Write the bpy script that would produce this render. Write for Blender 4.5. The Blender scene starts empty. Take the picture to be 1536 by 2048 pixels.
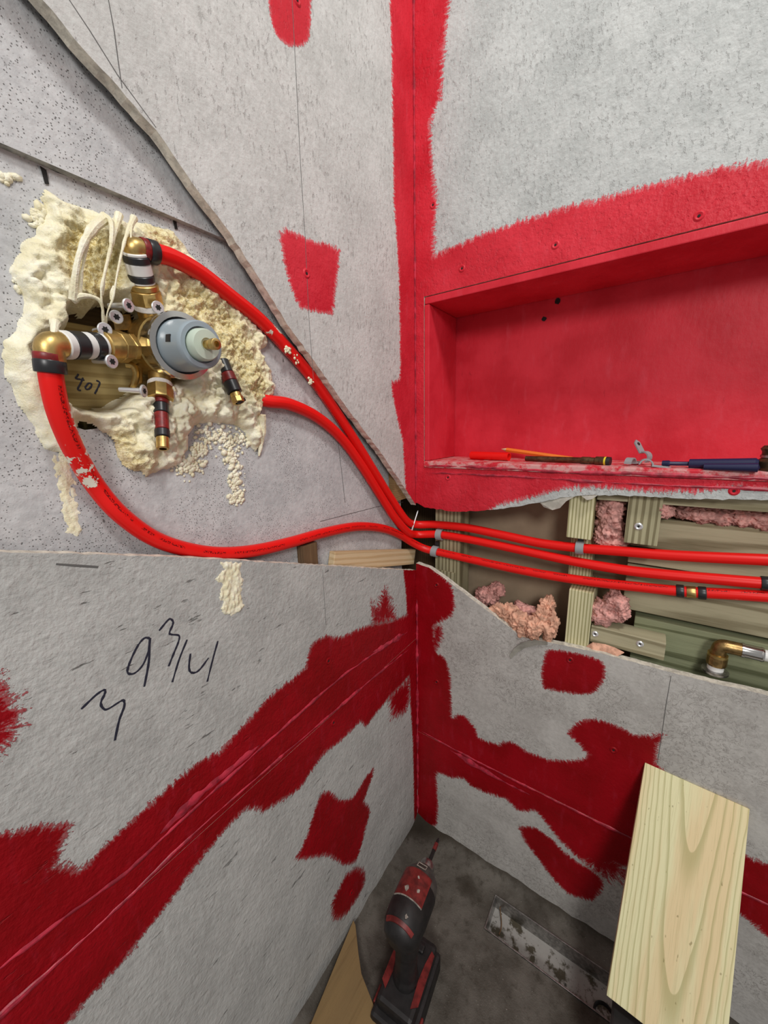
import bpy, bmesh, math, random
import numpy as np
from mathutils import Vector, Matrix, noise
from mathutils.geometry import delaunay_2d_cdt
random.seed(7)
scene = bpy.context.scene
COL = scene.collection

# ------------------------------------------------------------------ camera
YAW, PITCH, ROLL, FPX = -0.61514, 0.21557, 0.02382, 752.0
_fw = np.array([math.sin(YAW)*math.cos(PITCH), math.cos(YAW)*math.cos(PITCH), -math.sin(PITCH)])
_rt = np.array([math.cos(YAW), -math.sin(YAW), 0.0]); _dn = np.cross(_fw, _rt)
_c, _s = math.cos(ROLL), math.sin(ROLL)
CR = np.array([_c*_rt+_s*_dn, -_s*_rt+_c*_dn, _fw])
def _ray(x, y): return CR.T @ np.array([(x-768)/FPX, (y-1024)/FPX, 1.0])
CAM = -_ray(835, 1640)*0.976
cd = bpy.data.cameras.new('camera'); cd.sensor_fit = 'HORIZONTAL'; cd.sensor_width = 36.0
cd.lens = 36.0*FPX/1536.0; cd.clip_start = 0.02; cd.clip_end = 50
cam = bpy.data.objects.new('camera', cd); COL.objects.link(cam)
M = Matrix(((CR[0][0], -CR[1][0], -CR[2][0], CAM[0]), (CR[0][1], -CR[1][1], -CR[2][1], CAM[1]),
            (CR[0][2], -CR[1][2], -CR[2][2], CAM[2]), (0, 0, 0, 1)))
cam.matrix_world = M; scene.camera = cam

# ------------------------------------------------------------------ light
w = bpy.data.worlds.new('room_light'); scene.world = w; w.use_nodes = True
w.node_tree.nodes['Background'].inputs[0].default_value = (1.0, 0.99, 0.975, 1)
w.node_tree.nodes['Background'].inputs[1].default_value = 0.34
def area(name, loc, target, size, power, col):
    d = bpy.data.lights.new(name, 'AREA'); d.shape = 'DISK'; d.size = size; d.energy = power; d.color = col
    o = bpy.data.objects.new(name, d); COL.objects.link(o); o.location = loc
    o.rotation_euler = (Vector(target)-Vector(loc)).to_track_quat('-Z', 'Y').to_euler()
area('ceiling_lamp', (0.85, -0.62, 2.25), (0.1, -0.1, 1.0), 0.26, 11, (1.0, 0.985, 0.955))
area('front_fill', (1.2, -2.0, 1.85), (0.2, 0.0, 1.0), 0.5, 22, (1.0, 0.985, 0.96))  # added fill behind the camera, brightens the niche and evens the walls
vs = scene.view_settings
vs.view_transform = 'Standard'; vs.look = 'None'; vs.gamma = 1.0; vs.use_curve_mapping = False; vs.exposure = -0.08

# ------------------------------------------------------------------ helpers
def on(ax, val, x, y):
    d = _ray(x, y); t = (val-CAM[ax])/d[ax]; return Vector(CAM+t*d)
def L(x, y, X=0.0): return on(0, X, x, y)       # a point of the left wall (plane x = X)
def Rr(x, y, Y=0.0): return on(1, Y, x, y)      # right wall (plane y = Y)
def Fl(x, y, Z=0.0): return on(2, Z, x, y)      # floor level
def Luv(pts, X=0.0): return [(L(x, y, X)[1], L(x, y, X)[2]) for x, y in pts]
def Ruv(pts, Y=0.0): return [(Rr(x, y, Y)[0], Rr(x, y, Y)[2]) for x, y in pts]
def Fuv(pts, Z=0.0): return [(Fl(x, y, Z)[0], Fl(x, y, Z)[1]) for x, y in pts]

def wl(o):
    v = Vector((0, 0, 0))
    while o is not None: v = v+o.location; o = o.parent
    return v
def tag(o, label=None, cat=None, group=None, kind=None):
    if label: o['label'] = label
    if cat: o['category'] = cat
    if group: o['group'] = group
    if kind: o['kind'] = kind
    return o
def thing(name, label, cat, loc=(0, 0, 0), group=None, kind=None):
    o = bpy.data.objects.new(name, None); COL.objects.link(o); o.location = loc; o.empty_display_size = .02
    return tag(o, label, cat, group, kind)
def link(name, me, mats, parent=None, loc=None, smooth=False):
    """verts of me are in world space; the object's origin becomes loc (top-level) or sits at its parent"""
    o = bpy.data.objects.new(name, me); COL.objects.link(o)
    for m in (mats if isinstance(mats, (list, tuple)) else [mats]): me.materials.append(m)
    off = Vector(loc) if loc is not None else (wl(parent) if parent else None)
    if off is None:
        vv = np.empty(len(me.vertices)*3); me.vertices.foreach_get('co', vv); vv = vv.reshape(-1, 3)
        off = Vector(((vv[:, 0].min()+vv[:, 0].max())/2, (vv[:, 1].min()+vv[:, 1].max())/2, vv[:, 2].min()))
    me.transform(Matrix.Translation(-off))
    if parent: o.parent = parent; o.location = off-wl(parent)
    else: o.location = off
    if smooth: me.polygons.foreach_set('use_smooth', [True]*len(me.polygons))
    return o
def smooth_path(pts, n=10):
    P = [Vector(p) for p in pts]; P = [2*P[0]-P[1]]+P+[2*P[-1]-P[-2]]; out = []
    for i in range(1, len(P)-2):
        a, b, c, d = P[i-1:i+3]
        for k in range(n):
            t = k/n
            out.append(.5*((2*b)+(c-a)*t+(2*a-5*b+4*c-d)*t*t+(3*b-a-3*c+d)*t**3))
    out.append(P[-2].copy()); return out
def frame_of(d):
    d = d.normalized(); up = Vector((0, 0, 1)) if abs(d.z) < .9 else Vector((1, 0, 0))
    u = d.cross(up).normalized(); return u, u.cross(d).normalized()
class MB:
    def __init__(s): s.v = []; s.f = []; s.m = []; s.att = []
    def add(s, vs_, fs, mi=0):
        b = len(s.v); s.v += [tuple(v) for v in vs_]; s.f += [tuple(i+b for i in f) for f in fs]; s.m += [mi]*len(fs)
    def tube(s, path, r, n=14, caps=True, flat=None, mi=0, twist=0.0):
        """r number or list; flat=(normal, factor) squashes the section along normal"""
        P = [Vector(p) for p in path]; N = len(P)
        rr = r if isinstance(r, (list, tuple)) else [r]*N
        T = [(P[min(i+1, N-1)]-P[max(i-1, 0)]).normalized() for i in range(N)]
        u, v = frame_of(T[0]); rings = []; slen = 0
        for i in range(N):
            u = (u-T[i]*u.dot(T[i])).normalized(); v = T[i].cross(u)
            if i: slen += (P[i]-P[i-1]).length
            ring = []
            for k in range(n+1):
                a = 2*math.pi*k/n+twist; q = (u*math.cos(a)+v*math.sin(a))*rr[i]
                if flat: nn = flat[0]; q = q-nn*q.dot(nn)*(1-flat[1])
                ring.append(P[i]+q); s.att.append((slen, k/n, i/(N-1)))
            rings.append(ring)
        vs_ = [p for ring in rings for p in ring]; fs = []
        for i in range(N-1):
            for k in range(n):
                a = i*(n+1)+k; fs.append((a, a+1, a+n+2, a+n+1))
        if caps:
            fs.append(tuple(range(n-1, -1, -1))); fs.append(tuple((N-1)*(n+1)+k for k in range(n)))
        s.add(vs_, fs, mi)
    def lathe(s, o, d, prof, n=28, mi=0, a0=0.0, a1=2*math.pi, ref=None):
        o = Vector(o); d = Vector(d).normalized(); u, v = frame_of(d)
        if ref is not None:
            u = Vector(ref)-d*Vector(ref).dot(d); u.normalize(); v = d.cross(u)
        full = abs(a1-a0-2*math.pi) < 1e-6; m = n if full else n+1; vs_ = []; fs = []
        for t, r in prof:
            for k in range(m):
                a = a0+(a1-a0)*k/n; vs_.append(o+d*t+(u*math.cos(a)+v*math.sin(a))*max(r, 1e-5))
        for i in range(len(prof)-1):
            for k in range(n):
                a = i*m+k; b = i*m+(k+1) % m; fs.append((a, b, b+m, a+m))
        s.add(vs_, fs, mi)
    def box(s, c, size, R=None, mi=0):
        c = Vector(c); h = [x/2 for x in size]; vs_ = []
        for dx in (-1, 1):
            for dy in (-1, 1):
                for dz in (-1, 1):
                    q = Vector((dx*h[0], dy*h[1], dz*h[2])); vs_.append(c+(R @ q if R else q))
        s.add(vs_, [(0, 1, 3, 2), (4, 6, 7, 5), (0, 4, 5, 1), (2, 3, 7, 6), (0, 2, 6, 4), (1, 5, 7, 3)], mi)
    def prism(s, poly, d, mi=0):
        """poly: world points, extruded by vector d"""
        P = [Vector(p) for p in poly]; n = len(P); d = Vector(d)
        s.add(P+[p+d for p in P], [tuple(range(n)), tuple(range(2*n-1, n-1, -1))]+[(i, (i+1) % n, n+(i+1) % n, n+i) for i in range(n)], mi)
    def mesh(s, name, bevel=0.0, seg=2):
        me = bpy.data.meshes.new(name); me.from_pydata(s.v, [], s.f); me.update()
        for p, mi in zip(me.polygons, s.m): p.material_index = mi
        bm = bmesh.new(); bm.from_mesh(me)
        if not s.att: bmesh.ops.recalc_face_normals(bm, faces=bm.faces)
        if bevel: bmesh.ops.bevel(bm, geom=list(bm.edges), offset=bevel, segments=seg, affect='EDGES', profile=.6)
        if not s.att: bm.to_mesh(me)
        bm.free()
        if s.att and len(s.att) == len(me.vertices):
            a = me.attributes.new('tube', 'FLOAT_VECTOR', 'POINT'); a.data.foreach_set('vector', np.array(s.att, dtype=np.float32).ravel())
        return me
    def build(s, name, mats, parent=None, loc=None, smooth=False, bevel=0.0, label=None):
        o = link(name, s.mesh(name, bevel), mats, parent, loc, smooth)
        if smooth:
            try: o.data.set_sharp_from_angle(angle=math.radians(38))
            except Exception: pass
        if label: o['label'] = label
        return o

# ------------------------------------------------------------------ materials
class NT:
    def __init__(s, name):
        s.m = bpy.data.materials.new(name); s.m.use_nodes = True; s.t = s.m.node_tree; s.b = s.t.nodes['Principled BSDF']
    def n(s, kind, **kw):
        x = s.t.nodes.new(kind)
        for k, v in kw.items(): setattr(x, k, v)
        return x
    def set(s, sock, v):
        if isinstance(v, bpy.types.NodeSocket): s.t.links.new(v, sock)
        else: sock.default_value = v
    def math(s, op, a, b=0.0, c=0.0, clamp=False):
        x = s.n('ShaderNodeMath', operation=op, use_clamp=clamp)
        for i, v in enumerate((a, b, c)): s.set(x.inputs[i], v)
        return x.outputs[0]
    def mix(s, f, a, b):
        x = s.n('ShaderNodeMix', data_type='RGBA'); s.set(x.inputs[0], f)
        for i, v in ((6, a), (7, b)): s.set(x.inputs[i], v if isinstance(v, bpy.types.NodeSocket) else (*v, 1))
        return x.outputs[2]
    def rng(s, v, a, b, c=0.0, d=1.0):
        x = s.n('ShaderNodeMapRange', interpolation_type='SMOOTHSTEP')
        for i, q in enumerate((v, a, b, c, d)): s.set(x.inputs[i], q)
        return x.outputs[0]
    def noise(s, vec, scale, detail=3.0, rough=.55, dist=0.0):
        x = s.n('ShaderNodeTexNoise'); s.set(x.inputs['Vector'], vec); x.inputs['Scale'].default_value = scale
        x.inputs['Detail'].default_value = detail; x.inputs['Roughness'].default_value = rough; x.inputs['Distortion'].default_value = dist
        return x.outputs['Fac']
    def pos(s): return s.n('ShaderNodeNewGeometry').outputs['Position']
    def obj(s): return s.n('ShaderNodeTexCoord').outputs['Object']
    def map(s, vec, scale=(1, 1, 1), rot=(0, 0, 0), loc=(0, 0, 0)):
        x = s.n('ShaderNodeMapping'); s.set(x.inputs[0], vec); x.inputs[1].default_value = loc; x.inputs[2].default_value = rot; x.inputs[3].default_value = scale
        return x.outputs[0]
    def attr(s, name):
        x = s.n('ShaderNodeAttribute'); x.attribute_name = name; return x
    def sep(s, v): x = s.n('ShaderNodeSeparateXYZ'); s.set(x.inputs[0], v); return x.outputs
    def comb(s, a, b, c=0.0):
        x = s.n('ShaderNodeCombineXYZ')
        for i, v in enumerate((a, b, c)): s.set(x.inputs[i], v)
        return x.outputs[0]
    def bump(s, h, strength, dist):
        x = s.n('ShaderNodeBump'); s.set(x.inputs['Height'], h); x.inputs['Strength'].default_value = strength; x.inputs['Distance'].default_value = dist
        s.set(s.b.inputs['Normal'], x.outputs[0])
    def out(s, col, rough=.6, metal=0.0, spec=.5):
        s.set(s.b.inputs['Base Color'], col if isinstance(col, bpy.types.NodeSocket) else (*col, 1))
        s.set(s.b.inputs['Roughness'], rough); s.b.inputs['Metallic'].default_value = metal; s.b.inputs['Specular IOR Level'].default_value = spec
        return s.m
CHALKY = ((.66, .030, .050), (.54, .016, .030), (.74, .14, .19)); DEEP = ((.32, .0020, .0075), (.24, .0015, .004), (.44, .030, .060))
def paint_color(t, p, coat=CHALKY):
    """the red membrane itself: rolled coats of slightly different depth"""
    RED_A, RED_B, RED_PINK = coat; a = t.noise(p, 9.0, 4, .6); b = t.noise(t.map(p, (60, 60, 18)), 1.0, 3, .6)
    c = t.mix(t.rng(a, .35, .65), RED_B, RED_A)
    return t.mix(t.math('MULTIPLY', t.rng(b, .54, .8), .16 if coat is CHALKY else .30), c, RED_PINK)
def mat_board(name, c0, c1, dark, fleck, fscale, thr, bump=.35, big=14.0, blotch=None, holes=None, coat=CHALKY, fk=.8):
    t = NT(name); p = t.pos(); RED_PINK = coat[2]
    n1 = t.noise(p, big, 5, .6); n2 = t.noise(p, 140.0, 3, .6)
    col = t.mix(t.rng(t.math('ADD', t.math('MULTIPLY', n1, .6), t.math('MULTIPLY', n2, .4)), .36, .64), c0, c1)
    if blotch:
        bl = t.noise(p, 75.0, 4, .65, 1.2)
        ring = t.math('ABSOLUTE', t.math('SUBTRACT', bl, .5)); area_ = t.rng(t.noise(p, 11.0, 3), .36, .56)
        col = t.mix(t.math('MULTIPLY', t.math('MULTIPLY', t.rng(ring, .035, .0), area_), .6), col, blotch)
    fl = t.noise(t.map(p, fleck), fscale, 4, .62)
    den = t.noise(p, 17.0, 3, .6)
    fm = t.math('MULTIPLY', t.rng(t.math('ADD', fl, t.math('MULTIPLY', t.math('SUBTRACT', den, .5), .32)), thr, thr+.09), fk)
    if holes:
        v = t.n('ShaderNodeTexVoronoi'); t.set(v.inputs['Vector'], p); v.inputs['Scale'].default_value = holes
        fm2 = t.math('MULTIPLY', t.rng(v.outputs['Distance'], .30, .13), t.rng(t.noise(p, 22.0, 3), .36, .52))
        fm = t.math('MAXIMUM', fm, t.math('MULTIPLY', fm2, .85))
    col = t.mix(fm, col, dark)
    # ---- membrane: attribute (arc along the stroke's edge, distance inside it, width of the dry-brushed edge)
    at = t.sep(t.attr('pm').outputs['Vector']); arc, sd, fe = at[0], at[1], at[2]
    st = t.noise(t.comb(t.math('MULTIPLY', arc, 230.0), t.math('MULTIPLY', sd, 38.0)), 1.0, 4, .65)
    fi = t.noise(p, 520.0, 2, .6); mid = t.noise(p, 120.0, 3, .55)
    e = t.math('ADD', t.math('MULTIPLY', t.math('SUBTRACT', st, .5), 9.0), t.math('ADD', t.math('MULTIPLY', t.math('SUBTRACT', fi, .5), 4.0), t.math('MULTIPLY', t.math('SUBTRACT', mid, .5), 4.0)))
    tt = t.math('ADD', sd, t.math('MULTIPLY', e, fe))
    mask = t.rng(tt, -.0006, .0010)
    thin = t.math('MULTIPLY', t.rng(t.math('SUBTRACT', tt, t.math('MULTIPLY', fe, 1.3)), .0025, -.002), .40)
    pc = t.mix(thin, paint_color(t, p, coat), t.mix(.5, RED_PINK, col))
    t.set(t.b.inputs['Roughness'], .9)
    rough = t.math('SUBTRACT', .9, t.math('MULTIPLY', mask, .46))
    hb = t.math('ADD', t.math('MULTIPLY', t.noise(p, 190.0, 4, .6), .8), t.math('MULTIPLY', t.noise(p, 60.0, 3, .6), 1.2))
    hb = t.math('ADD', t.math('SUBTRACT', hb, t.math('MULTIPLY', fm, .7)), t.math('MULTIPLY', mask, .35))
    t.bump(hb, bump, .0022)
    return t.out(t.mix(mask, col, pc), rough, 0, .2)
def mat_paint(name='red_membrane', dust=0.0, coat=CHALKY):
    t = NT(name); p = t.pos(); c = paint_color(t, p, coat)
    sc = t.rng(t.noise(t.map(p, (90, 90, 25)), 1.0, 4, .65), .66, .78)
    c = t.mix(t.math('MULTIPLY', sc, .5), c, (.2, .006, .012))
    if dust: c = t.mix(t.math('MULTIPLY', t.rng(t.noise(p, 45.0, 5, .7), .40, .60), dust), c, (.66, .42, .40))
    t.bump(t.math('ADD', t.noise(t.map(p, (160, 160, 60)), 1.0, 4, .6), t.noise(p, 90.0, 3)), .25, .0015)
    return t.out(c, .45, 0, .2)
def mat_flat(name, col, rough=.5, metal=0.0, var=.0, scale=60.0, bump=0.0, spec=.5):
    t = NT(name)
    if var or bump:
        p = t.pos(); n = t.noise(p, scale, 4, .6)
        if bump: t.bump(n, bump, .002)
        return t.out(t.mix(t.rng(n, .35, .65), tuple(c*(1-var) for c in col), tuple(min(1, c*(1+var*.6)) for c in col)), rough, metal, spec)
    return t.out(col, rough, metal, spec)
def mat_wood(name, light, dark, axis='x', period=.006, line=.5, knots=0.0, cathedral=False, sharp=(.35, .8), dist=3.0):
    t = NT(name); p = t.obj()
    rnd = t.n('ShaderNodeObjectInfo').outputs['Random']
    q = t.n('ShaderNodeVectorMath', operation='ADD'); t.set(q.inputs[0], p); t.set(q.inputs[1], t.comb(t.math('MULTIPLY', rnd, .4 if not cathedral else 0.0), t.math('MULTIPLY', rnd, .3 if not cathedral else 0.0), 0.0))
    sc = {'x': (.06, 1, 1), 'y': (1, .06, 1), 'z': (1, 1, .06)}[axis]
    v = t.map(q.outputs[0], sc)
    wv = t.n('ShaderNodeTexWave', wave_type='RINGS' if cathedral else 'BANDS', wave_profile='SAW' if cathedral else 'SIN')
    if cathedral:
        wv.rings_direction = 'Z'; v2 = t.map(p, (1, 1, .11), (.075, .0, 0), (.004, -.016, .0)); t.set(wv.inputs[0], v2)
    else:
        wv.bands_direction = 'Z' if axis != 'z' else 'X'; t.set(wv.inputs[0], v)
    wv.inputs['Scale'].default_value = .314/period; wv.inputs['Distortion'].default_value = dist; wv.inputs['Detail'].default_value = 2.5; wv.inputs['Detail Scale'].default_value = 1.2
    g = t.noise(v, 420.0, 4, .6); big = t.noise(v, 40.0, 3, .6)
    f = t.math('MULTIPLY', t.rng(wv.outputs['Fac'], *sharp), line)
    f = t.math('ADD', f, t.math('MULTIPLY', t.math('SUBTRACT', g, .5), .8), clamp=True)
    c = t.mix(f, light, dark)
    c = t.mix(t.math('MULTIPLY', t.rng(big, .5, .72), .35), c, tuple(x*.6 for x in dark))
    c = t.mix(t.math('MULTIPLY', t.rng(t.noise(v, 13.0, 2, .5), .42, .62), .28), c, tuple(x*.75+.02 for x in dark))
    if knots:
        sp = t.rng(t.noise(p, 260.0, 1), .74, .80); c = t.mix(t.math('MULTIPLY', sp, knots), c, (.16, .10, .04))
    t.bump(t.math('ADD', g, f), .25, .0012)
    return t.out(c, .72, 0, .3)
def mat_pex():
    t = NT('red_pex_plastic'); a = t.sep(t.attr('tube').outputs['Vector']); s, th = a[0], a[1]
    sm = t.attr('smear').outputs['Fac']; p = t.pos()
    band = t.math('MAXIMUM', t.rng(t.math('ABSOLUTE', t.math('SUBTRACT', th, .70)), .030, .022), t.rng(t.math('ABSOLUTE', t.math('SUBTRACT', th, .27)), .030, .022))
    glyph = t.noise(t.comb(t.math('MULTIPLY', s, 520.0), t.math('MULTIPLY', th, 40.0)), 1.0, 1)
    word = t.rng(t.noise(t.comb(t.math('MULTIPLY', s, 28.0), 0.0), 1.0, 1), .44, .47)
    pr = t.math('MULTIPLY', t.math('MULTIPLY', band, word), t.math('MULTIPLY', t.rng(glyph, .48, .53), .85))
    c = t.mix(pr, (.80, .010, .008), (.08, .004, .004))
    fm = t.rng(t.math('ADD', t.noise(p, 160.0, 4, .65), t.math('MULTIPLY', sm, .32)), .70, .73)
    fm = t.math('MULTIPLY', fm, t.rng(sm, .05, .3))
    c = t.mix(fm, c, (.80, .74, .62))
    t.bump(t.math('MULTIPLY', fm, 1.0), .5, .002)
    return t.out(c, t.math('ADD', .34, t.math('MULTIPLY', fm, .5)), 0, .3)
def mat_foam():
    t = NT('spray_foam'); p = t.pos(); cut = t.attr('cut').outputs['Fac']
    n = t.noise(p, 55.0, 5, .65); f = t.noise(p, 330.0, 3, .65)
    skin = t.mix(t.rng(n, .35, .68), (.80, .73, .50), (.90, .86, .70))
    core = t.mix(t.rng(f, .38, .62), (.60, .46, .17), (.88, .78, .45))
    t.bump(t.math('ADD', t.math('MULTIPLY', n, .8), t.math('MULTIPLY', f, t.math('ADD', .35, t.math('MULTIPLY', cut, 1.2)))), .55, .004)
    t.b.inputs['Subsurface Weight'].default_value = .12; t.b.inputs['Subsurface Radius'].default_value = (.004, .003, .0015)
    return t.out(t.mix(cut, skin, core), .55, 0, .4)
def mat_floor():
    t = NT('dirty_screed'); p = t.pos()
    a = t.noise(p, 8.0, 6, .65); b = t.noise(p, 60.0, 5, .7); g = t.noise(p, 420.0, 2)
    c = t.mix(t.rng(a, .35, .68), (.066, .056, .044), (.150, .134, .114))
    c = t.mix(t.math('MULTIPLY', t.rng(b, .5, .72), .6), c, (.04, .032, .022))
    c = t.mix(t.math('MULTIPLY', t.rng(g, .70, .76), .6), c, (.45, .42, .36))
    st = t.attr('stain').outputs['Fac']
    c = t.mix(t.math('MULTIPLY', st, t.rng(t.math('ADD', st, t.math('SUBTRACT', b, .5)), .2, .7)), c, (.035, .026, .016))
    t.bump(t.math('ADD', a, t.math('ADD', b, t.math('MULTIPLY', g, .5))), .5, .003)
    return t.out(c, .75, 0, .35)

M_UP = mat_board('cement_board_upper', (.48, .475, .455), (.60, .59, .57), (.33, .32, .305), (190, 190, 90), 1.0, .575, .50, fk=.55)
M_UR = mat_board('cement_board_cool', (.42, .435, .425), (.55, .562, .55), (.335, .345, .335), (170, 170, 95), 1.0, .56, .65, fk=.45)
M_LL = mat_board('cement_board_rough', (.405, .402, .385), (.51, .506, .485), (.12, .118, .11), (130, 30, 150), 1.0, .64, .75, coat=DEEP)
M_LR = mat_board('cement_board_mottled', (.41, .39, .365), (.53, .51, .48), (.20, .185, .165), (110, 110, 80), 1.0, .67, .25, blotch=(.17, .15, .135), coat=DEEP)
M_BK = mat_board('backing_panel_pitted', (.44, .44, .445), (.58, .575, .575), (.075, .07, .065), (230, 230, 120), 1.0, .67, .4, holes=420.0)
M_CORE = mat_flat('board_core', (.66, .62, .53), .9, 0, .25, 120, .5)
M_COREG = mat_flat('board_core_grey', (.33, .325, .31), .9, 0, .35, 90, .6)
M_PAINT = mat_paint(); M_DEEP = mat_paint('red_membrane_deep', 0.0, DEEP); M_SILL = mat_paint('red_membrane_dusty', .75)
M_STUD = mat_wood('treated_stud', (.72, .67, .42), (.36, .33, .16), 'z', .0052, .95, dist=.6, sharp=(.5, .8))
M_PTH = mat_wood('treated_board', (.50, .455, .30), (.21, .175, .095), 'x', .026, .75, dist=15.0, sharp=(.62, .97))
M_PTG = mat_wood('treated_board_green', (.30, .32, .19), (.11, .12, .055), 'x', .024, .8, dist=13.0, sharp=(.6, .97))
M_PTZ = mat_wood('treated_block', (.47, .43, .27), (.17, .14, .07), 'z', .009, .8, dist=4.0)
def mat_plank():
    t = NT('fresh_treated_plank'); p = t.obj(); X, Y, Z = t.sep(p)
    wob = t.noise(t.map(p, (18, 18, 5)), 1.0, 3, .55)
    xs = t.math('ADD', t.math('SUBTRACT', X, .006), t.math('MULTIPLY', t.math('SUBTRACT', wob, .5), .016))
    f = t.math('SUBTRACT', Z, t.math('MULTIPLY', t.math('MULTIPLY', xs, xs), 250.0))
    ph = t.math('FRACT', t.math('DIVIDE', t.math('ADD', f, 2.03), .175))
    late = t.math('MULTIPLY', t.rng(ph, .60, .96), t.rng(ph, 1.0, .985))
    g = t.noise(t.map(p, (900, 900, 22)), 1.0, 4, .6); warm = t.noise(t.map(p, (34, 34, 3)), 1.0, 3, .55)
    c = t.mix(t.rng(warm, .40, .62), (.80, .76, .46), (.80, .64, .37))
    c = t.mix(t.math('MULTIPLY', late, .55), c, (.36, .34, .13))
    c = t.mix(t.math('MULTIPLY', t.rng(g, .48, .72), .35), c, (.50, .42, .20))
    c = t.mix(t.math('MULTIPLY', t.rng(t.noise(t.map(p, (230, 230, 90)), 1.0, 1), .72, .78), .6), c, (.22, .17, .06))
    t.bump(t.math('ADD', g, late), .2, .001)
    return t.out(c, .7, 0, .3)
M_PLANK = mat_plank()
M_PINE = mat_wood('pale_pine', (.76, .60, .38), (.52, .34, .16), 'y', .010, .6, dist=5.0)
M_BACKW = mat_wood('valve_backing_wood', (.50, .38, .16), (.28, .19, .06), 'y', .012, .7, dist=4.0)
M_BROWNW = mat_wood('brown_offcut', (.27, .175, .075), (.17, .10, .04), 'y', .004, .4, dist=5.0)
M_DARKW = mat_wood('dark_block', (.20, .12, .06), (.10, .055, .025), 'z', .006, .6)
M_TAN = mat_flat('drywall_back_paper', (.36, .27, .18), .9, 0, .08, 20, .1)
M_PEX = mat_pex(); M_FOAM = mat_foam(); M_FLOOR = mat_floor()
M_BRASS = mat_flat('brass', (.62, .43, .16), .40, 1.0, .22, 90, .10)
M_BRASSD = mat_flat('brass_aged', (.34, .22, .09), .38, 1.0, .3, 120, .15)
M_CHROME = mat_flat('chrome', (.62, .60, .58), .16, 1.0)
M_STEEL = mat_flat('stainless', (.42, .41, .40), .35, 1.0, .3, 150, .1)
M_ZINC = mat_flat('zinc_screw', (.72, .73, .74), .35, .6)
M_BLACK = mat_flat('black_ring', (.018, .018, .02), .35)
M_BLACKP = mat_flat('black_plastic', (.015, .013, .013), .5, 0, .3, 80, .1)
M_WHITE = mat_flat('white_plastic', (.80, .79, .76), .4, 0, .04, 50)
M_PTFE = mat_flat('thread_tape', (.82, .78, .74), .6, 0, .1, 300, .3)
M_DRED = mat_flat('dark_red_sleeve', (.22, .012, .012), .4, 0, .3, 200)
M_GREYPL = mat_flat('grey_plastic', (.30, .36, .40), .38)
M_GREYCL = mat_flat('grey_clip', (.30, .31, .32), .4)
M_PALEG = mat_flat('pale_green_plastic', (.52, .60, .50), .40)
M_DARK = mat_flat('dark_hole', (.012, .010, .009), .9)
M_INK = mat_flat('marker_ink', (.018, .018, .035), .5)
M_PENCIL = mat_flat('pencil_line', (.12, .115, .11), .8)
M_PINK = mat_flat('fibreglass_pink', (.66, .34, .30), .95, 0, .38, 90, 1.0, .1)
M_ORNG = mat_flat('fibreglass_orange', (.72, .40, .28), .95, 0, .35, 80, 1.0, .1)
M_PAPER = mat_flat('torn_paper', (.40, .38, .33), .85, 0, .2, 60, .3)
M_ORANGE = mat_flat('pencil_orange', (.85, .20, .02), .4)
M_BLUE = mat_flat('navy_grip', (.012, .014, .06), .4)
M_YEL = mat_flat('yellow_ring', (.75, .60, .03), .4)
M_BRONZE = mat_flat('dark_bronze', (.12, .07, .035), .4, .6, .4, 150)
M_TOOLRED = mat_flat('tool_red', (.17, .016, .014), .45, 0, .45, 70)
M_TOOLGREY = mat_flat('gearcase_grey', (.085, .075, .068), .5, .2, .25, 60)
M_LABEL = mat_flat('tool_label_white', (.34, .30, .26), .5, 0, .4, 200)
M_CASE = mat_flat('case_grey', (.20, .21, .23), .5, 0, .2, 40)

# ------------------------------------------------------------------ painted boards
def sdf(uv, poly):
    P = np.array(poly); Q = np.roll(P, -1, 0); N = len(P)
    best = np.full(len(uv), 1e9); arc = np.zeros(len(uv)); inside = np.zeros(len(uv), bool); seg = np.zeros(len(uv), int); acc = 0.0
    for i in range(N):
        a, b = P[i], Q[i]; d = b-a; ln = math.hypot(*d)
        t = np.clip(((uv-a)@d)/max(ln*ln, 1e-12), 0, 1); q = a+t[:, None]*d
        dist = np.hypot(*(uv-q).T); m = dist < best
        best[m] = dist[m]; arc[m] = acc+t[m]*ln; seg[m] = i; acc += ln
        c = (a[1] > uv[:, 1]) != (b[1] > uv[:, 1])
        with np.errstate(divide='ignore', invalid='ignore'):
            xi = (b[0]-a[0])*(uv[:, 1]-a[1])/(b[1]-a[1])+a[0]
        inside ^= c & (uv[:, 0] < xi)
    return np.where(inside, best, -best), arc
def paint_attr(uv, polys):
    out = np.tile(np.array([[0, -1.0, .001]]), (len(uv), 1))
    for k, (poly, fe) in enumerate(polys):
        s, a = sdf(uv, poly); m = s > out[:, 1]
        out[m, 0] = a[m]+k*7.3; out[m, 1] = s[m]; out[m, 2] = fe
    return out
def rough_line(pts, step, jit, seed=0):
    rs = random.Random(seed); out = []
    for a, b in zip(pts[:-1], pts[1:]):
        n = max(1, int(math.dist(a, b)/step))
        for k in range(n):
            t = k/n; out.append((a[0]+(b[0]-a[0])*t+rs.uniform(-jit, jit), a[1]+(b[1]-a[1])*t+rs.uniform(-jit, jit)))
    out.append(pts[-1]); return out
def dens(pts, step): return rough_line(list(pts)+[pts[0]], step, 0)[:-1]
def to3(ax, val, u, v): return (val, u, v) if ax == 0 else ((u, val, v) if ax == 1 else (u, v, val))
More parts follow.
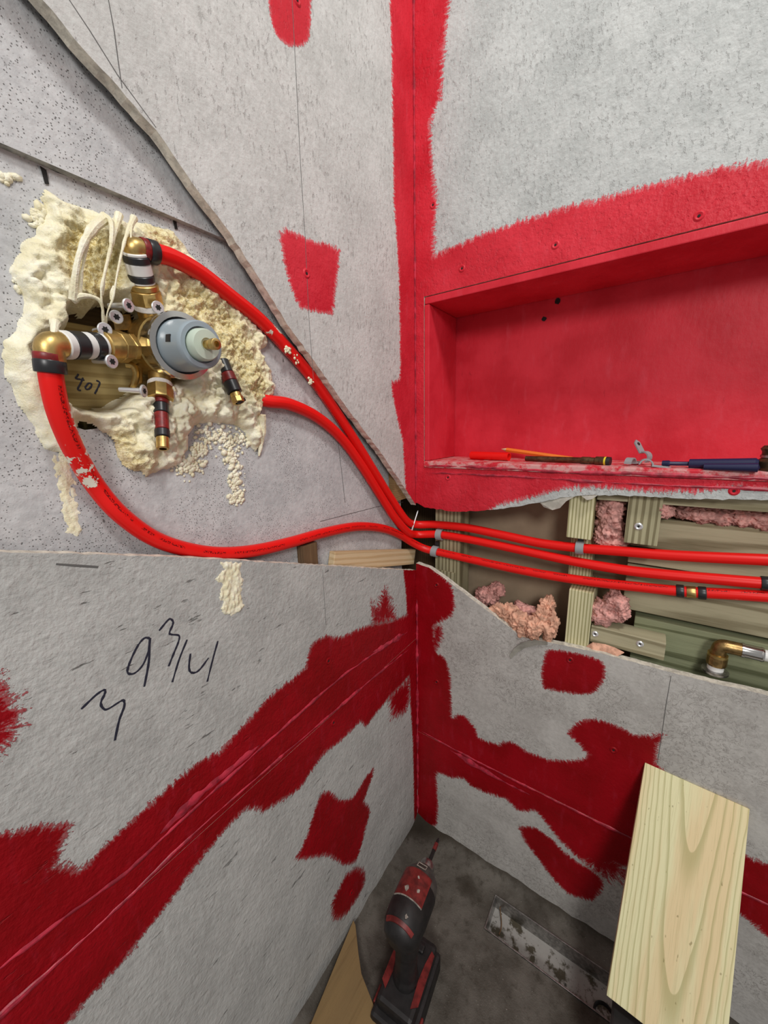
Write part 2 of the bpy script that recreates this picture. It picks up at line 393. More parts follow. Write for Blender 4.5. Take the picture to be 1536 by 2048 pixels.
def board(name, parent, ax, val, outline, thick, mats, polys=(), holes=(), res=.006, disp=None, extra=None, label=None, loc=None):
    """a sheet with its front on the plane ax = val; outline and holes in that plane, dense enough to carry the paint's edge"""
    outline = dens(outline, max(.010, res)); loops = [outline]+list(holes); pts = []; edges = []
    for lp in loops:
        b = len(pts); pts += [tuple(p) for p in lp]; edges += [(b+i, b+(i+1) % len(lp)) for i in range(len(lp))]
    o = np.array(outline); lo = o.min(0); hi = o.max(0)
    U, V = np.meshgrid(np.arange(lo[0]+res*.5, hi[0], res), np.arange(lo[1]+res*.5, hi[1], res*.87))
    U[1::2] += res*.5; G = np.stack([U.ravel(), V.ravel()], 1)
    keep = sdf(G, outline)[0] > res*.45
    for h in holes: keep &= sdf(G, h)[0] < -res*.45
    G = G[keep]
    allp = [Vector(p) for p in pts]+[Vector((float(a), float(b))) for a, b in G]
    r = delaunay_2d_cdt(allp, edges, [], 1, 1e-7)
    V2 = np.array([tuple(v) for v in r[0]]); F = np.array([tuple(f) for f in r[2]]); cen = V2[F].mean(1)
    ok = sdf(cen, outline)[0] > 0
    for h in holes: ok &= sdf(cen, h)[0] < 0
    F = [tuple(int(i) for i in f) for f in F[ok]]
    back = {0: Vector((-1, 0, 0)), 1: Vector((0, 1, 0)), 2: Vector((0, 0, -1))}[ax]*thick
    W = [Vector(to3(ax, val, a, b)) for a, b in V2]
    f0 = F[0]; nrm = (W[f0[1]]-W[f0[0]]).cross(W[f0[2]]-W[f0[0]])
    if nrm.dot(back) > 0: F = [f[::-1] for f in F]
    if disp is not None:
        dv = disp(V2)
        W = [p-back.normalized()*float(d) for p, d in zip(W, dv)]
    ec = {}
    for f in F:
        for i in range(3):
            e = (f[i], f[(i+1) % 3]); k = tuple(sorted(e)); ec[k] = None if k in ec else e
    n0 = len(W); side = []; vs_ = list(W); sm = {}
    def sv(i, q):
        if (i, q) not in sm: sm[(i, q)] = len(vs_); vs_.append(W[i]+(back if q else Vector((0, 0, 0))))
        return sm[(i, q)]
    for k, e in ec.items():
        if e: side.append((sv(e[1], 0), sv(e[0], 0), sv(e[0], 1), sv(e[1], 1)))
    me = bpy.data.meshes.new(name); me.from_pydata([tuple(v) for v in vs_], [], F+side); me.update()
    mi = np.zeros(len(me.polygons), dtype=np.int32); mi[len(F):] = 1; me.polygons.foreach_set('material_index', mi)
    pm = np.tile(np.array([[0, -1.0, .001]]), (len(vs_), 1)); pm[:n0] = paint_attr(V2, polys)
    a = me.attributes.new('pm', 'FLOAT_VECTOR', 'POINT'); a.data.foreach_set('vector', pm.astype(np.float32).ravel())
    if extra:
        for k, fn in extra.items():
            d = np.zeros(len(vs_), dtype=np.float32); d[:n0] = fn(V2)
            a = me.attributes.new(k, 'FLOAT', 'POINT'); a.data.foreach_set('value', d)
    ob = link(name, me, mats, parent, loc)
    if disp is not None:
        s_ = np.zeros(len(me.polygons), dtype=bool); s_[:len(F)] = True; me.polygons.foreach_set('use_smooth', s_)
    if label: ob['label'] = label
    return ob
def ribbon(name, parent, pts, wd, mat, normal, h=.0004, wob=0.0, seed=1, label=None):
    """a drawn line lying on a surface"""
    rs = random.Random(seed); m = MB(); nrm = Vector(normal)
    P = [Vector(p)+nrm*h*.3 for p in pts]
    m.tube(P, [wd*.5*rs.uniform(.75, 1.2) for _ in P], 6, True, (nrm, h/wd))
    m.att = []; return m.build(name, mat, parent, label=label)
NX, NY, NZ = Vector((1, 0, 0)), Vector((0, -1, 0)), Vector((0, 0, 1))

# ================================================================== THE SETTING
wall_left = thing('wall_left', 'grey cement board wall with red painted seams and the cut-out for the shower valve', None, (0, -.5, 0), kind='structure')
wall_right = thing('wall_right', 'grey cement board wall with the long red niche and the open stud cavity', None, (.5, 0, 0), kind='structure')
TOPZ, LY, RX = 1.95, -1.15, 1.15
# ---- left wall, upper sheet in front of the recess
diag_px = [(832, 1010), (800, 962), (760, 903), (720, 850), (680, 797), (640, 738), (600, 683), (575, 649), (542, 594), (495, 520), (448, 448), (410, 400), (375, 354), (345, 308), (312, 260), (270, 212), (234, 172), (200, 136), (172, 104), (125, 47), (86, 0), (20, -75)]
dg = rough_line(Luv(diag_px), .006, .0009, 3)
slope = (dg[-1][1]-dg[-20][1])/(dg[-1][0]-dg[-20][0])
up_out = dg+[(max(LY-.4, dg[-1][0]+(TOPZ-dg[-1][1])/slope), TOPZ), (-.0002, TOPZ), (-.0002, dg[0][1])]
e1 = [(779, -320), (779, 0), (783, 100), (784, 180), (786, 300), (787, 400), (792, 470), (797, 537), (799, 640), (800, 720), (799, 758), (781, 763), (785, 793), (795, 840), (805, 881), (808, 930), (810, 965), (815, 1030), (850, 1060)]
pl_up = [(Luv(e1)+[(.05, L(850, 1060)[2]), (.05, 2.2), (Luv(e1)[0][0], 2.2)], .0022),
         (Luv([(536, -60), (538, 20), (544, 52), (552, 72), (562, 83), (576, 92), (594, 95), (606, 93), (615, 86), (621, 62), (623, 0), (623, -60)]), .0014),
         (Luv([(557, 463), (573, 456), (599, 469), (625, 482), (655, 486), (680, 498), (679, 521), (674, 560), (670, 600), (666, 630), (645, 627), (620, 622), (602, 618), (592, 602), (580, 570), (566, 520)]), .0022)]
ub = board('cement_board', wall_left, 0, 0.0, up_out, .0127, [M_UP, M_CORE], pl_up, res=.0075)
# ---- left wall, lower sheets
lt_px = [(835, 1140), (740, 1136), (640, 1131), (520, 1124), (420, 1118), (300, 1113), (190, 1109), (100, 1105), (0, 1103), (-60, 1101)]
lt = Luv(lt_px); lt[0] = (-.0002, lt[0][1]+.001)
s2 = (lt[-1][1]-lt[-2][1])/(lt[-1][0]-lt[-2][0]); lt.append((LY, lt[-1][1]+s2*(LY-lt[-1][0])))
SZL = .5215
lowA = rough_line(lt, .006, .0008, 5)+[(LY, SZL+.0001), (-.0002, SZL+.0001)]
lowB = [(-.0002, SZL-.0001), (LY, SZL-.0001), (LY, .002), (-.0002, .002)]
band = [(850, 1215), (816, 1228), (783, 1241), (741, 1248), (706, 1262), (679, 1274), (656, 1270), (638, 1276), (624, 1287), (616, 1305), (611, 1332), (590, 1352), (565, 1371), (533, 1397), (500, 1436), (470, 1468), (441, 1500), (391, 1526), (340, 1570), (297, 1609), (250, 1652), (219, 1680), (190, 1710), (164, 1734), (140, 1728), (117, 1730), (128, 1690), (148, 1644), (110, 1646), (78, 1648), (30, 1660), (0, 1666), (-120, 1700), (-250, 2300), (0, 2260), (133, 2056), (165, 2012), (195, 1980), (250, 1922), (297, 1859), (340, 1805), (391, 1734), (441, 1672), (488, 1621), (508, 1620), (523, 1627), (566, 1602), (598, 1580), (622, 1545), (646, 1511), (682, 1482), (705, 1460), (721, 1443), (731, 1456), (752, 1428), (777, 1397), (798, 1376), (819, 1352), (850, 1340)]
pl_low = [(Luv(band), .0026),
          (Luv([(806, 1120), (807, 1150), (810, 1175), (812, 1199), (815, 1260), (817, 1352), (821, 1420), (825, 1475), (827, 1560), (828, 1640), (860, 1680), (870, 1120)]), .0020),
          (Luv([(745, 1255), (741, 1199), (752, 1215), (762, 1190), (770, 1172), (780, 1195), (790, 1222), (796, 1240)]), .0075),
          (Luv([(777, 1390), (779, 1415), (783, 1436), (796, 1434), (812, 1425), (820, 1400), (822, 1350)]), .0070),
          (Luv([(640, 1589), (650, 1582), (663, 1583), (672, 1593), (682, 1599), (695, 1598), (708, 1593), (716, 1580), (730, 1556), (749, 1531), (747, 1547), (738, 1575), (728, 1602), (738, 1612), (741, 1625), (732, 1655), (724, 1690), (712, 1724), (700, 1730), (685, 1731), (672, 1722), (662, 1715), (645, 1712), (626, 1717), (605, 1720), (589, 1719), (600, 1700), (612, 1675), (628, 1625)]), .0026),
          (Luv([(712, 1733), (722, 1735), (730, 1742), (731, 1765), (716, 1795), (694, 1829), (680, 1838), (667, 1842), (661, 1815), (670, 1790), (682, 1768), (690, 1750)]), .0040),
          (Luv([(-40, 1330), (0, 1345), (20, 1380), (42, 1410), (44, 1440), (38, 1465), (20, 1490), (0, 1510), (-60, 1560), (-150, 1450)]), .0045)]
lbA = board('cement_board', wall_left, 0, 0.0, lowA, .0127, [M_LL, M_CORE], pl_low, res=.0065)
lbB = board('cement_board', wall_left, 0, 0.0, dens(lowB, .03), .0127, [M_LL, M_CORE], pl_low, res=.0065)
# ---- recessed backing panels with the opening round the valve
XB = -.030
hole_px = [(75, 640), (140, 560), (210, 500), (290, 490), (360, 540), (430, 600), (480, 690), (470, 770), (400, 800), (330, 850), (250, 850), (170, 860), (110, 840), (70, 760)]
hole = Luv(hole_px, XB)
ZJ = 1.206
def pan_disp(uv): return np.zeros(len(uv))
pA = board('backing_panel', wall_left, 0, XB+.007, dens([(LY-.3, ZJ), (-.001, ZJ), (-.001, TOPZ), (LY-.3, TOPZ)], .04), .01, [M_BK, M_COREG], res=.03)
pB = board('backing_panel', wall_left, 0, XB, rough_line([(LY-.3, ZJ), (LY-.3, .45), (-.012, .45), (-.012, ZJ), (LY-.3, ZJ)], .012, .0007, 9)[:-1], .012, [M_BK, M_COREG], holes=[dens(hole, .008)], res=.03)
m = MB(); m.box((-.021, -.030, 1.10), (.016, .055, .50)); m.build('furring_strip', M_BROWNW, wall_left)
for k, (px, py) in enumerate(((90, 352), (350, 446))):
    p = L(px, py, XB+.0008); m = MB()
    m.prism([p+Vector((0, -.001, -.006)), p+Vector((0, .0018, -.005)), p+Vector((0, .0016, .005)), p+Vector((0, -.0022, .006))], (.0002, 0, 0)); m.build('slot', M_DARK, wall_left)
for pts in ([(676, 885), (684, 950), (690, 1005)], [(640, 1043), (690, 1030), (752, 1014), (806, 1004)]):
    ribbon('panel_joint', wall_left, [L(x, y, XB) for x, y in pts], .0012, M_PENCIL, NX, seed=3)
pbx = lambda name, parent, lo, hi, mat: (lambda m: (m.box([(a+b)/2 for a, b in zip(lo, hi)], [b-a for a, b in zip(lo, hi)]), m.build(name, mat, parent)))(MB())
pbx('sheathing', wall_left, (-.150, LY-.4, .0), (-.135, .16, TOPZ), M_DARKW)
pbx('light_stop_plate', wall_left, (-.135, LY-.4, TOPZ), (-.0005, .16, TOPZ+.03), M_BROWNW)  # unseen plate added to stop world light entering the wall from above
pbx('sheathing', wall_right, (-.135, .150, .0), (RX, .160, TOPZ), M_DARKW)
pbx('light_stop_plate', wall_right, (0.0, .0005, TOPZ), (RX, .150, TOPZ+.03), M_BROWNW)  # the same added light stop over the right wall's cavity
pbx('end_stud', wall_right, (RX-.03, .014, .0), (RX, .150, TOPZ), M_BROWNW)
pbx('end_stud', wall_left, (-.135, LY-.4, .0), (-.045, LY-.37, TOPZ), M_BROWNW)
# ---- framing seen in the valve opening
Rloc = lambda: Matrix.Identity(3)
def wood(name, parent, c, size, mat, rot=None, bevel=.0015, label=None, top=False):
    me = bpy.data.meshes.new(name); m = MB(); m.box((0, 0, 0), size); me = m.mesh(name, bevel)
    o = bpy.data.objects.new(name, me); COL.objects.link(o); me.materials.append(mat)
    c = Vector(c); o.parent = parent; o.location = c-(wl(parent) if parent else Vector((0, 0, 0)))
    if rot is not None: o.rotation_euler = rot
    if label: o['label'] = label
    return o
zp = L(150, 650, -.075)[2]
valve_plank = wood('backing_plank', wall_left, (-.085, -.46, zp-.075), (.036, .5, .15), M_BACKW, label='treated plank behind the valve with HOT written on it')
wood('backing_plank', wall_left, (-.100, -.46, zp+.075), (.036, .5, .149), M_BROWNW)
hx = lambda X, Y: L(40+.1953*X, 560+.1953*Y, -.0668)
for st in ([(598, 962), (585, 985), (570, 1008), (610, 1016), (660, 1026)], [(645, 1000), (620, 1060), (590, 1120), (625, 1131)], [(700, 1055), (680, 1080), (668, 1102), (685, 1120), (712, 1110), (732, 1080), (725, 1058), (700, 1055)], [(780, 1028), (815, 1048), (800, 1095), (765, 1165)]):
    ribbon('marker_stroke', wall_left, smooth_path([hx(*p) for p in st], 4), .0017, M_INK, NX)
# ---- right wall sheets
NX0, NX1, NZ0, NZ1, ND = .020, .98, .914, 1.232, .116
ur_px = [(834, 1006), (850, 1015), (880, 1019), (915, 1024), (950, 1022), (1000, 1018), (1050, 1010), (1090, 1003), (1130, 994), (1180, 990), (1260, 992), (1400, 998), (1536, 1001), (1600, 1003)]
ur = rough_line(Ruv(ur_px), .006, .0010, 11)
ur_out = ur+[(RX, ur[-1][1]), (RX, TOPZ), (.0002, TOPZ), (.0002, ur[0][1])]
ur_hole = dens([(NX0, NZ0), (NX1, NZ0), (NX1, NZ1), (NX0, NZ1)], .03)
be = [(901, -320), (901, 0), (893, 60), (890, 98), (886, 150), (884, 190), (868, 225), (862, 261), (866, 327), (871, 370), (874, 403), (870, 450), (870, 508), (895, 496), (923, 485), (960, 468), (1005, 453), (1050, 438), (1092, 426), (1130, 412), (1179, 401), (1220, 390), (1266, 377), (1310, 366), (1353, 355), (1390, 346), (1429, 336), (1480, 327), (1536, 317), (1800, 262)]
bb = [(1800, 985), (1536, 984), (1470, 974), (1400, 985), (1300, 984), (1200, 976), (1130, 977), (1080, 992), (1000, 1010), (960, 1035), (900, 1060), (800, 1060)]
pur = Ruv(be); pur_b = Ruv(bb)
pl_ur = [([(-.05, 2.3)]+[(pur[0][0], 2.3)]+pur[:14]+[(.35, 1.1), (.35, .95), (-.05, .95)], .0036),
         (pur[12:]+[(1.4, pur[-1][1]), (1.4, pur_b[0][1])]+pur_b+[(-.05, .75), (-.05, 1.2)], .0030)]
urb = board('cement_board', wall_right, 1, 0.0, ur_out, .0127, [M_UR, M_CORE], pl_ur, [ur_hole], res=.0068)
SZR = .2715
lr_px = [(838, 1128), (858, 1135), (890, 1158), (930, 1188), (985, 1229), (1015, 1252), (1045, 1275), (1075, 1281), (1120, 1289), (1160, 1298), (1200, 1306), (1300, 1333), (1400, 1360), (1536, 1391), (1600, 1408)]
lr = Ruv(lr_px); lr[0] = (.0002, lr[0][1])
lrA = rough_line(lr, .006, .0006, 13)+[(RX, lr[-1][1]), (RX, SZR+.0001), (.0002, SZR+.0001)]
lrB = [(.0002, SZR-.0001), (RX, SZR-.0001), (RX, .002), (.0002, .002)]
rband = [(800, 1100), (854, 1125), (880, 1148), (903, 1170), (908, 1190), (910, 1216), (903, 1234), (884, 1243), (868, 1252), (872, 1290), (874, 1307), (886, 1312), (896, 1326), (902, 1360), (903, 1395), (904, 1436), (916, 1428), (930, 1431), (950, 1454), (957, 1474), (975, 1483), (996, 1487), (1010, 1482), (1026, 1484), (1056, 1503), (1075, 1510), (1095, 1518), (1130, 1520), (1164, 1518), (1174, 1508), (1152, 1484), (1132, 1464), (1150, 1448), (1174, 1435), (1200, 1440), (1223, 1446), (1250, 1458), (1272, 1470), (1300, 1470), (1332, 1466), (1318, 1490), (1314, 1526), (1400, 1620), (1497, 1713), (1536, 1727), (1700, 1800), (1700, 1990), (1536, 1877), (1486, 1832), (1400, 1790), (1300, 1755), (1254, 1735), (1200, 1740), (1154, 1715), (1118, 1680), (1090, 1644), (1072, 1622), (1049, 1624), (1036, 1622), (1024, 1610), (1011, 1598), (975, 1588), (942, 1573), (928, 1558), (900, 1556), (878, 1546), (873, 1552), (875, 1585), (877, 1612), (874, 1650), (800, 1680)]
rb_uv = Ruv(rband); k_ = rband.index((1700, 1800)); rb_uv[k_:k_+2] = [(1.3, rb_uv[k_][1]), (1.3, rb_uv[k_+1][1]-.02)]
pl_lr = [(rb_uv, .0026),
         (Ruv([(866, 1250), (884, 1252), (886, 1270), (882, 1287), (872, 1300), (860, 1290)]), .0050),
         (Ruv([(1036, 1653), (1056, 1652), (1074, 1656), (1104, 1678), (1125, 1700), (1150, 1720), (1180, 1738), (1204, 1756), (1209, 1774), (1198, 1790), (1186, 1802), (1160, 1797), (1136, 1788), (1112, 1765), (1090, 1738), (1070, 1710), (1049, 1683)]), .0026),
         (Ruv([(1150, 1690), (1240, 1715), (1262, 1760), (1215, 1760), (1170, 1730)]), .0085),
         (Ruv([(1092, 1299), (1120, 1300), (1154, 1306), (1180, 1312), (1206, 1322), (1211, 1338), (1210, 1354), (1203, 1370), (1193, 1383), (1178, 1390), (1164, 1390), (1130, 1386), (1085, 1378), (1082, 1349), (1086, 1320)]), .0020)]
lrb = board('cement_board', wall_right, 1, 0.0, lrA, .0127, [M_LR, M_CORE], pl_lr, res=.0062)
lrc = board('cement_board', wall_right, 1, 0.0, dens(lrB, .03), .0127, [M_LR, M_CORE], pl_lr, res=.0062)
# ---- niche lining
def pbox(name, parent, lo, hi, mat, bevel=.0015):
    m = MB(); c = [(a+b)/2 for a, b in zip(lo, hi)]; m.box(c, [b-a for a, b in zip(lo, hi)]); return m.build(name, mat, parent, bevel=bevel)
g = .0022; T = .012
pbox('niche_head', wall_right, (NX0+g, -.0015, NZ1-g-T), (NX1-g, ND+.004, NZ1-g), M_PAINT)
pbox('niche_sill', wall_right, (NX0+.0005, -.0035, NZ0+.0005), (NX1-g, ND+.004, NZ0+.014), M_SILL, .003)
pbox('niche_jamb', wall_right, (NX0+g*.6, -.0012, NZ0+.0145), (NX0+g*.6+.0105, ND+.004, NZ1-g-T-.0006), M_PAINT)
pbox('niche_jamb', wall_right, (NX1-g-T, -.0012, NZ0+.0145), (NX1-g, ND+.004, NZ1-g-T-.0006), M_PAINT)
pbox('niche_back', wall_right, (NX0, ND+.0045, NZ0), (NX1, ND+.016, NZ1), M_PAINT)
for px, py, r in ((1115, 602, .0052), (1088, 638, .0042)):
    p = Rr(px, py, ND+.0044); m = MB()
    m.prism([p+Vector((math.cos(a)*r*random.uniform(.8, 1.2), 0, math.sin(a)*r*random.uniform(.8, 1.2))) for a in [k*math.pi/5 for k in range(10)]], (0, -.0006, 0)); m.build('screw_hole', M_DARK, wall_right)
M_RIDGE_LIT = mat_flat('membrane_ridge_lit', (.46, .026, .052), .40, 0, .45, 60, .3)  # pinker red: the light the ridges catch is put into the colour
def ridge(parent, pts, r, nrm, mat=None, seed=1, fl=.45, wob=.0016):
    P = smooth_path(pts, 14); nrm = Vector(nrm); P2 = []; rr = []; N = len(P)
    for i, p in enumerate(P):
        n = noise.noise_vector(p*45+Vector((seed, 0, 0)))*.7+noise.noise_vector(p*140+Vector((0, seed, 0)))*.35
        q = p+(n-nrm*n.dot(nrm))*wob; P2.append(q)
        k = .75+.95*noise.noise(p*26+Vector((0, seed, 3)))+.45*noise.noise(p*110+Vector((seed, 0, 3)))
        rr.append(max(.00012, r*k*min(1, (i+.3)/5, (N-i-.7)/5)))
    m = MB(); m.tube(P2, rr, 8, True, (nrm, fl)); m.att = []; return m.build('paint_ridge', mat or M_RIDGE_LIT, parent, smooth=True)
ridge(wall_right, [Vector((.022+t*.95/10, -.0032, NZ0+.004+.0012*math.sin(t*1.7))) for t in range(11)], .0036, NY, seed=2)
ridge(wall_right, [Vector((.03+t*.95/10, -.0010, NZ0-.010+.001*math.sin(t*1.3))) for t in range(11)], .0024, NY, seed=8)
# ---- seam ridges of the membrane
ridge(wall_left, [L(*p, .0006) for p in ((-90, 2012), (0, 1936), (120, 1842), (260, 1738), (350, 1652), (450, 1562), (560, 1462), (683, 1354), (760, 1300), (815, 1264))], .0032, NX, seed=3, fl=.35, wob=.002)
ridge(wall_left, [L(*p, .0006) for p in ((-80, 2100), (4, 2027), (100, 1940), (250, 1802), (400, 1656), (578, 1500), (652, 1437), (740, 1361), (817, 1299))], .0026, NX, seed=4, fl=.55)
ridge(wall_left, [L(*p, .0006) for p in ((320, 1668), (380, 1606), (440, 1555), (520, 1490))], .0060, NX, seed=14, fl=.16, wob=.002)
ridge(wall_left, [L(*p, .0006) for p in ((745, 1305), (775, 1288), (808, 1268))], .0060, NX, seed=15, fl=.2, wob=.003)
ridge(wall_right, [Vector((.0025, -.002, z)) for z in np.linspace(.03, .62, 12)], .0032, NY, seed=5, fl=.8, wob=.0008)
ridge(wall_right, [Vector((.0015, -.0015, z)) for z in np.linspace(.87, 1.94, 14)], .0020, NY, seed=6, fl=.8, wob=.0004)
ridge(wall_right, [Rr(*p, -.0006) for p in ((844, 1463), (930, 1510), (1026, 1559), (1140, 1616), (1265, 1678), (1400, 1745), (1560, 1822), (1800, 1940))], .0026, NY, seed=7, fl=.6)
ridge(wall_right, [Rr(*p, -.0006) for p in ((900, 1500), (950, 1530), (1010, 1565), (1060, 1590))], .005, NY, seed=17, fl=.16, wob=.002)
# ---- screws in the boards
def board_screw(parent, p, nrm, r=.0042, mat=M_PAINT):
    m = MB(); m.lathe(p, nrm, [(0, r*1.5), (.0010, r*1.25), (.0014, r), (.0004, r*.55), (-.0004, 0)], 14); o = m.build('screw', mat, parent, smooth=True)
    m = MB(); m.lathe(Vector(p)+Vector(nrm)*.0006, nrm, [(0, r*.42), (.0003, r*.40), (.0003, 0)], 8); m.build('drive_recess', M_DARK, o)
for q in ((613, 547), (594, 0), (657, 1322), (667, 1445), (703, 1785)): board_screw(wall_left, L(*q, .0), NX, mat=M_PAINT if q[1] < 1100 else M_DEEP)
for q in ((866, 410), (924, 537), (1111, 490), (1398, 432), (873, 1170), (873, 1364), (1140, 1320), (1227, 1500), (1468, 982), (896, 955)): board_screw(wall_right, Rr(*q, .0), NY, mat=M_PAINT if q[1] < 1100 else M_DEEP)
# ---- pencil lines and the handwriting on the boards
ribbon('pencil_line', wall_left, [L(x, y) for x, y in ((583, -20), (592, 150), (601, 330), (610, 470), (618, 640), (627, 760))], .0008, M_PENCIL, NX)
ribbon('pencil_line', wall_left, [L(x, y) for x, y in ((645, 1140), (652, 1250))], .0007, M_PENCIL, NX)
ribbon('pencil_line', wall_left, [L(x, y) for x, y in ((132, -10), (180, 62), (235, 150), (312, 255))], .0008, M_PENCIL, NX)
ribbon('pencil_line', wall_left, [L(x, y) for x, y in ((215, -10), (228, 60), (236, 120), (244, 176))], .0008, M_PENCIL, NX)
ribbon('pencil_line', wall_right, [Rr(x, y) for x, y in ((1342, 1352), (1332, 1410), (1322, 1480), (1315, 1526))], .0010, M_PENCIL, NY)
ribbon('pencil_line', wall_left, [L(x, y) for x, y in ((112, 1128), (150, 1131), (196, 1134))], .0022, M_PENCIL, NX)
hz = lambda X, Y: L(X*.56, 1100+Y*.56)
for st in ([(535, 315), (515, 315), (490, 345), (462, 405), (456, 438), (480, 440), (510, 410), (530, 360), (535, 315), (531, 400), (515, 488)],
           [(568, 288), (600, 250), (612, 248), (618, 262), (605, 295), (614, 302), (638, 305), (638, 325), (620, 370), (602, 415)],
           [(668, 320), (640, 390), (615, 472)], [(680, 370), (675, 420), (685, 438), (710, 430), (745, 385)], [(778, 325), (760, 390), (740, 470)],
           [(290, 568), (340, 520), (370, 500), (375, 510), (360, 545), (368, 565), (385, 568), (430, 540), (442, 538), (443, 560), (425, 610), (410, 680)]):
    ribbon('marker_stroke', wall_left, smooth_path([hz(*p) for p in st], 5),   .0024, M_INK, NX)

# ---- framing in the right wall's cavity
YC = .102
wood('corner_post', wall_right, (.058, .060, .715), (.060, .050, .38), M_PTZ)
wood('corner_post', wall_right, (.052, .048, .62), (.050, .030, .13), M_PTZ)
pbox('drywall_back', wall_right, (.03, YC, .35), (1.1, YC+.012, .908), M_TAN, 0)
sx = Rr(1160, 1040, .013)[0]; zt = Rr(1160, 1078, .013)[2]; zb = Rr(1160, 1182, .013)[2]
wood('stud', wall_right, (sx, .013+.044, (zt+.905)/2), (.038, .088, .905-zt), M_STUD)
sx2 = Rr(1157, 1240, .013)[0]
wood('stud', wall_right, (sx2, .013+.044, (zb+.3)/2), (.038, .088, zb-.3), M_STUD)
wood('stud', wall_right, (sx+.002, .075, (zt+zb)/2), (.036, .05, zt-zb-.001), M_STUD, label='set-back part of the notched stud')
hb0, hb1 = Rr(1247, 1085, .016), Rr(1314, 1095, .016)
hang = wood('blocking', wall_right, ((hb0.x+hb1.x)/2, .016+.019, (hb0.z+.90)/2), (hb1.x-hb0.x, .038, .90-hb0.z), M_PTZ, label='short treated block with one screw, hanging under the niche')
board_screw(wall_right, Rr(1277, 1053, .0155), NY, .0040, M_ZINC)
YP = .056
zz = lambda y, x=1400: Rr(x, y, YP)[2]
def hplank(z0, z1, x0, mat, y=YP, th=.038, label=None):
    return wood('blocking', wall_right, ((x0+RX)/2, y+th/2, (z0+z1)/2), (RX-x0, th, z1-z0), mat, label=label)
x0 = Rr(1252, 1150, YP)[0]
hplank(zz(1012)+.004, .905, sx+.021, M_PTH, .020, .036)
hplank(zz(1110)+.001, zz(1046), x0, M_PTH)
hplank(zz(1145)+.001, zz(1112)-.001, x0, M_PTH, YP-.006)
hplank(zz(1252)+.002, zz(1148)-.001, x0, M_PTH, YP+.002)
hplank(.45, zz(1256)-.002, x0+.02, M_PTG, YP-.004)
b0, b1, b2 = Rr(1180, 1258, .018), Rr(1333, 1286, .018), Rr(1333, 1320, .018)
blk = wood('blocking', wall_right, ((sx2+.020+b1.x)/2, .018+.019, (b1.z-.004+b2.z)/2), (b1.x-sx2-.020, .038, b1.z-b2.z+.002), M_PTH, label='short treated block screwed beside the lower stud')
for q in ((1190, 1268), (1280, 1288)): board_screw(wall_right, Rr(*q, .0175), NY, .0036, M_ZINC)
# torn facing under the niche and at the lower board
def flap(name, parent, pts, nrm, mat, th=.0012, label=None):
    m = MB(); m.prism(pts, Vector(nrm)*th); return m.build(name, mat, parent, label=label)
flap('torn_facing', wall_right, [Rr(1080, 1005, .004), Rr(1088, 1014, .002), Rr(1105, 1020, -.004), Rr(1120, 1016, -.006), Rr(1133, 1002, -.002), Rr(1150, 993, .002), Rr(1130, 990, .004), Rr(1100, 998, .004)], NY, M_PAPER, label='torn paper facing under the niche')
flap('torn_facing', wall_right, [Rr(1163, 992, .001), Rr(1174, 1000, -.003), Rr(1185, 998, -.003), Rr(1196, 990, .001)], NY, M_PAPER)
m = MB(); P = [Rr(1018, 1312, -.001), Rr(1028, 1297, -.006), Rr(1045, 1285, -.012), Rr(1070, 1280, -.012), Rr(1095, 1284, -.006)]
Q = [Rr(1022, 1318, -.001), Rr(1034, 1306, -.001), Rr(1050, 1296, -.001), Rr(1072, 1290, -.001), Rr(1095, 1290, -.001)]
m.add([*P, *Q, *[p+Vector((0, .0015, -.0004)) for p in P], *[q+Vector((0, .0008, 0)) for q in Q]], [(i, i+1, 6+i, 5+i) for i in range(4)]+[(10+i, 15+i, 16+i, 11+i) for i in range(4)]+[(i, 10+i, 11+i, 1+i) for i in range(4)])
m.build('torn_facing', M_PAPER, wall_right, smooth=True, label='curled grey facing at the cut edge')

# ---- floor with the drain's opening
dr = [Fl(988, 1790), Fl(970, 1862)]
DX0 = (dr[0].x+dr[1].x)/2; DY1, DY0 = -.046, -.114; DX1 = .92
drain_hole = dens([(DX0, DY0), (DX1, DY0), (DX1, DY1), (DX0, DY1)], .02)
def floor_disp(uv):
    d = np.zeros(len(uv))
    dl, dr_ = np.maximum(uv[:, 0], 0), np.maximum(-uv[:, 1], 0)
    for i, (u, v) in enumerate(uv):
        n = noise.fractal(Vector((u*22, v*22, .3)), 1.0, 2.0, 4)
        cov = .010*math.exp(-max(dl[i], 0)/.012)+.014*math.exp(-max(dr_[i], 0)/.016)
        d[i] = n*.0016+cov*(1+.35*n)
    inx = (uv[:, 0] > DX0-.012) & (uv[:, 1] < DY1+.012) & (uv[:, 1] > DY0-.012); d[inx] = 0
    return d
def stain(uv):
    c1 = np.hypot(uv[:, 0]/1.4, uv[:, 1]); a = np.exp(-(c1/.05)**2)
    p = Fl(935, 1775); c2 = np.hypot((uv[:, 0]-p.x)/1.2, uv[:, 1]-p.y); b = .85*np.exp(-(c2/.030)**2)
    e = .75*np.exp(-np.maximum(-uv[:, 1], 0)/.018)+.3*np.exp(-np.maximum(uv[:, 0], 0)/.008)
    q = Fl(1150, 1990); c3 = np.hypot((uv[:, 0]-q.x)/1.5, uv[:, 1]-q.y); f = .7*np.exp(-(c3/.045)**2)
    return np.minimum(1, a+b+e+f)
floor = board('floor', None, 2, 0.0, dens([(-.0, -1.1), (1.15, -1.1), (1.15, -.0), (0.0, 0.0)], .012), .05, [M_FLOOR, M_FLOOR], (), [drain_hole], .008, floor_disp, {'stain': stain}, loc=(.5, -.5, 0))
tag(floor, 'dirty grey screed floor of the shower', None, kind='structure')

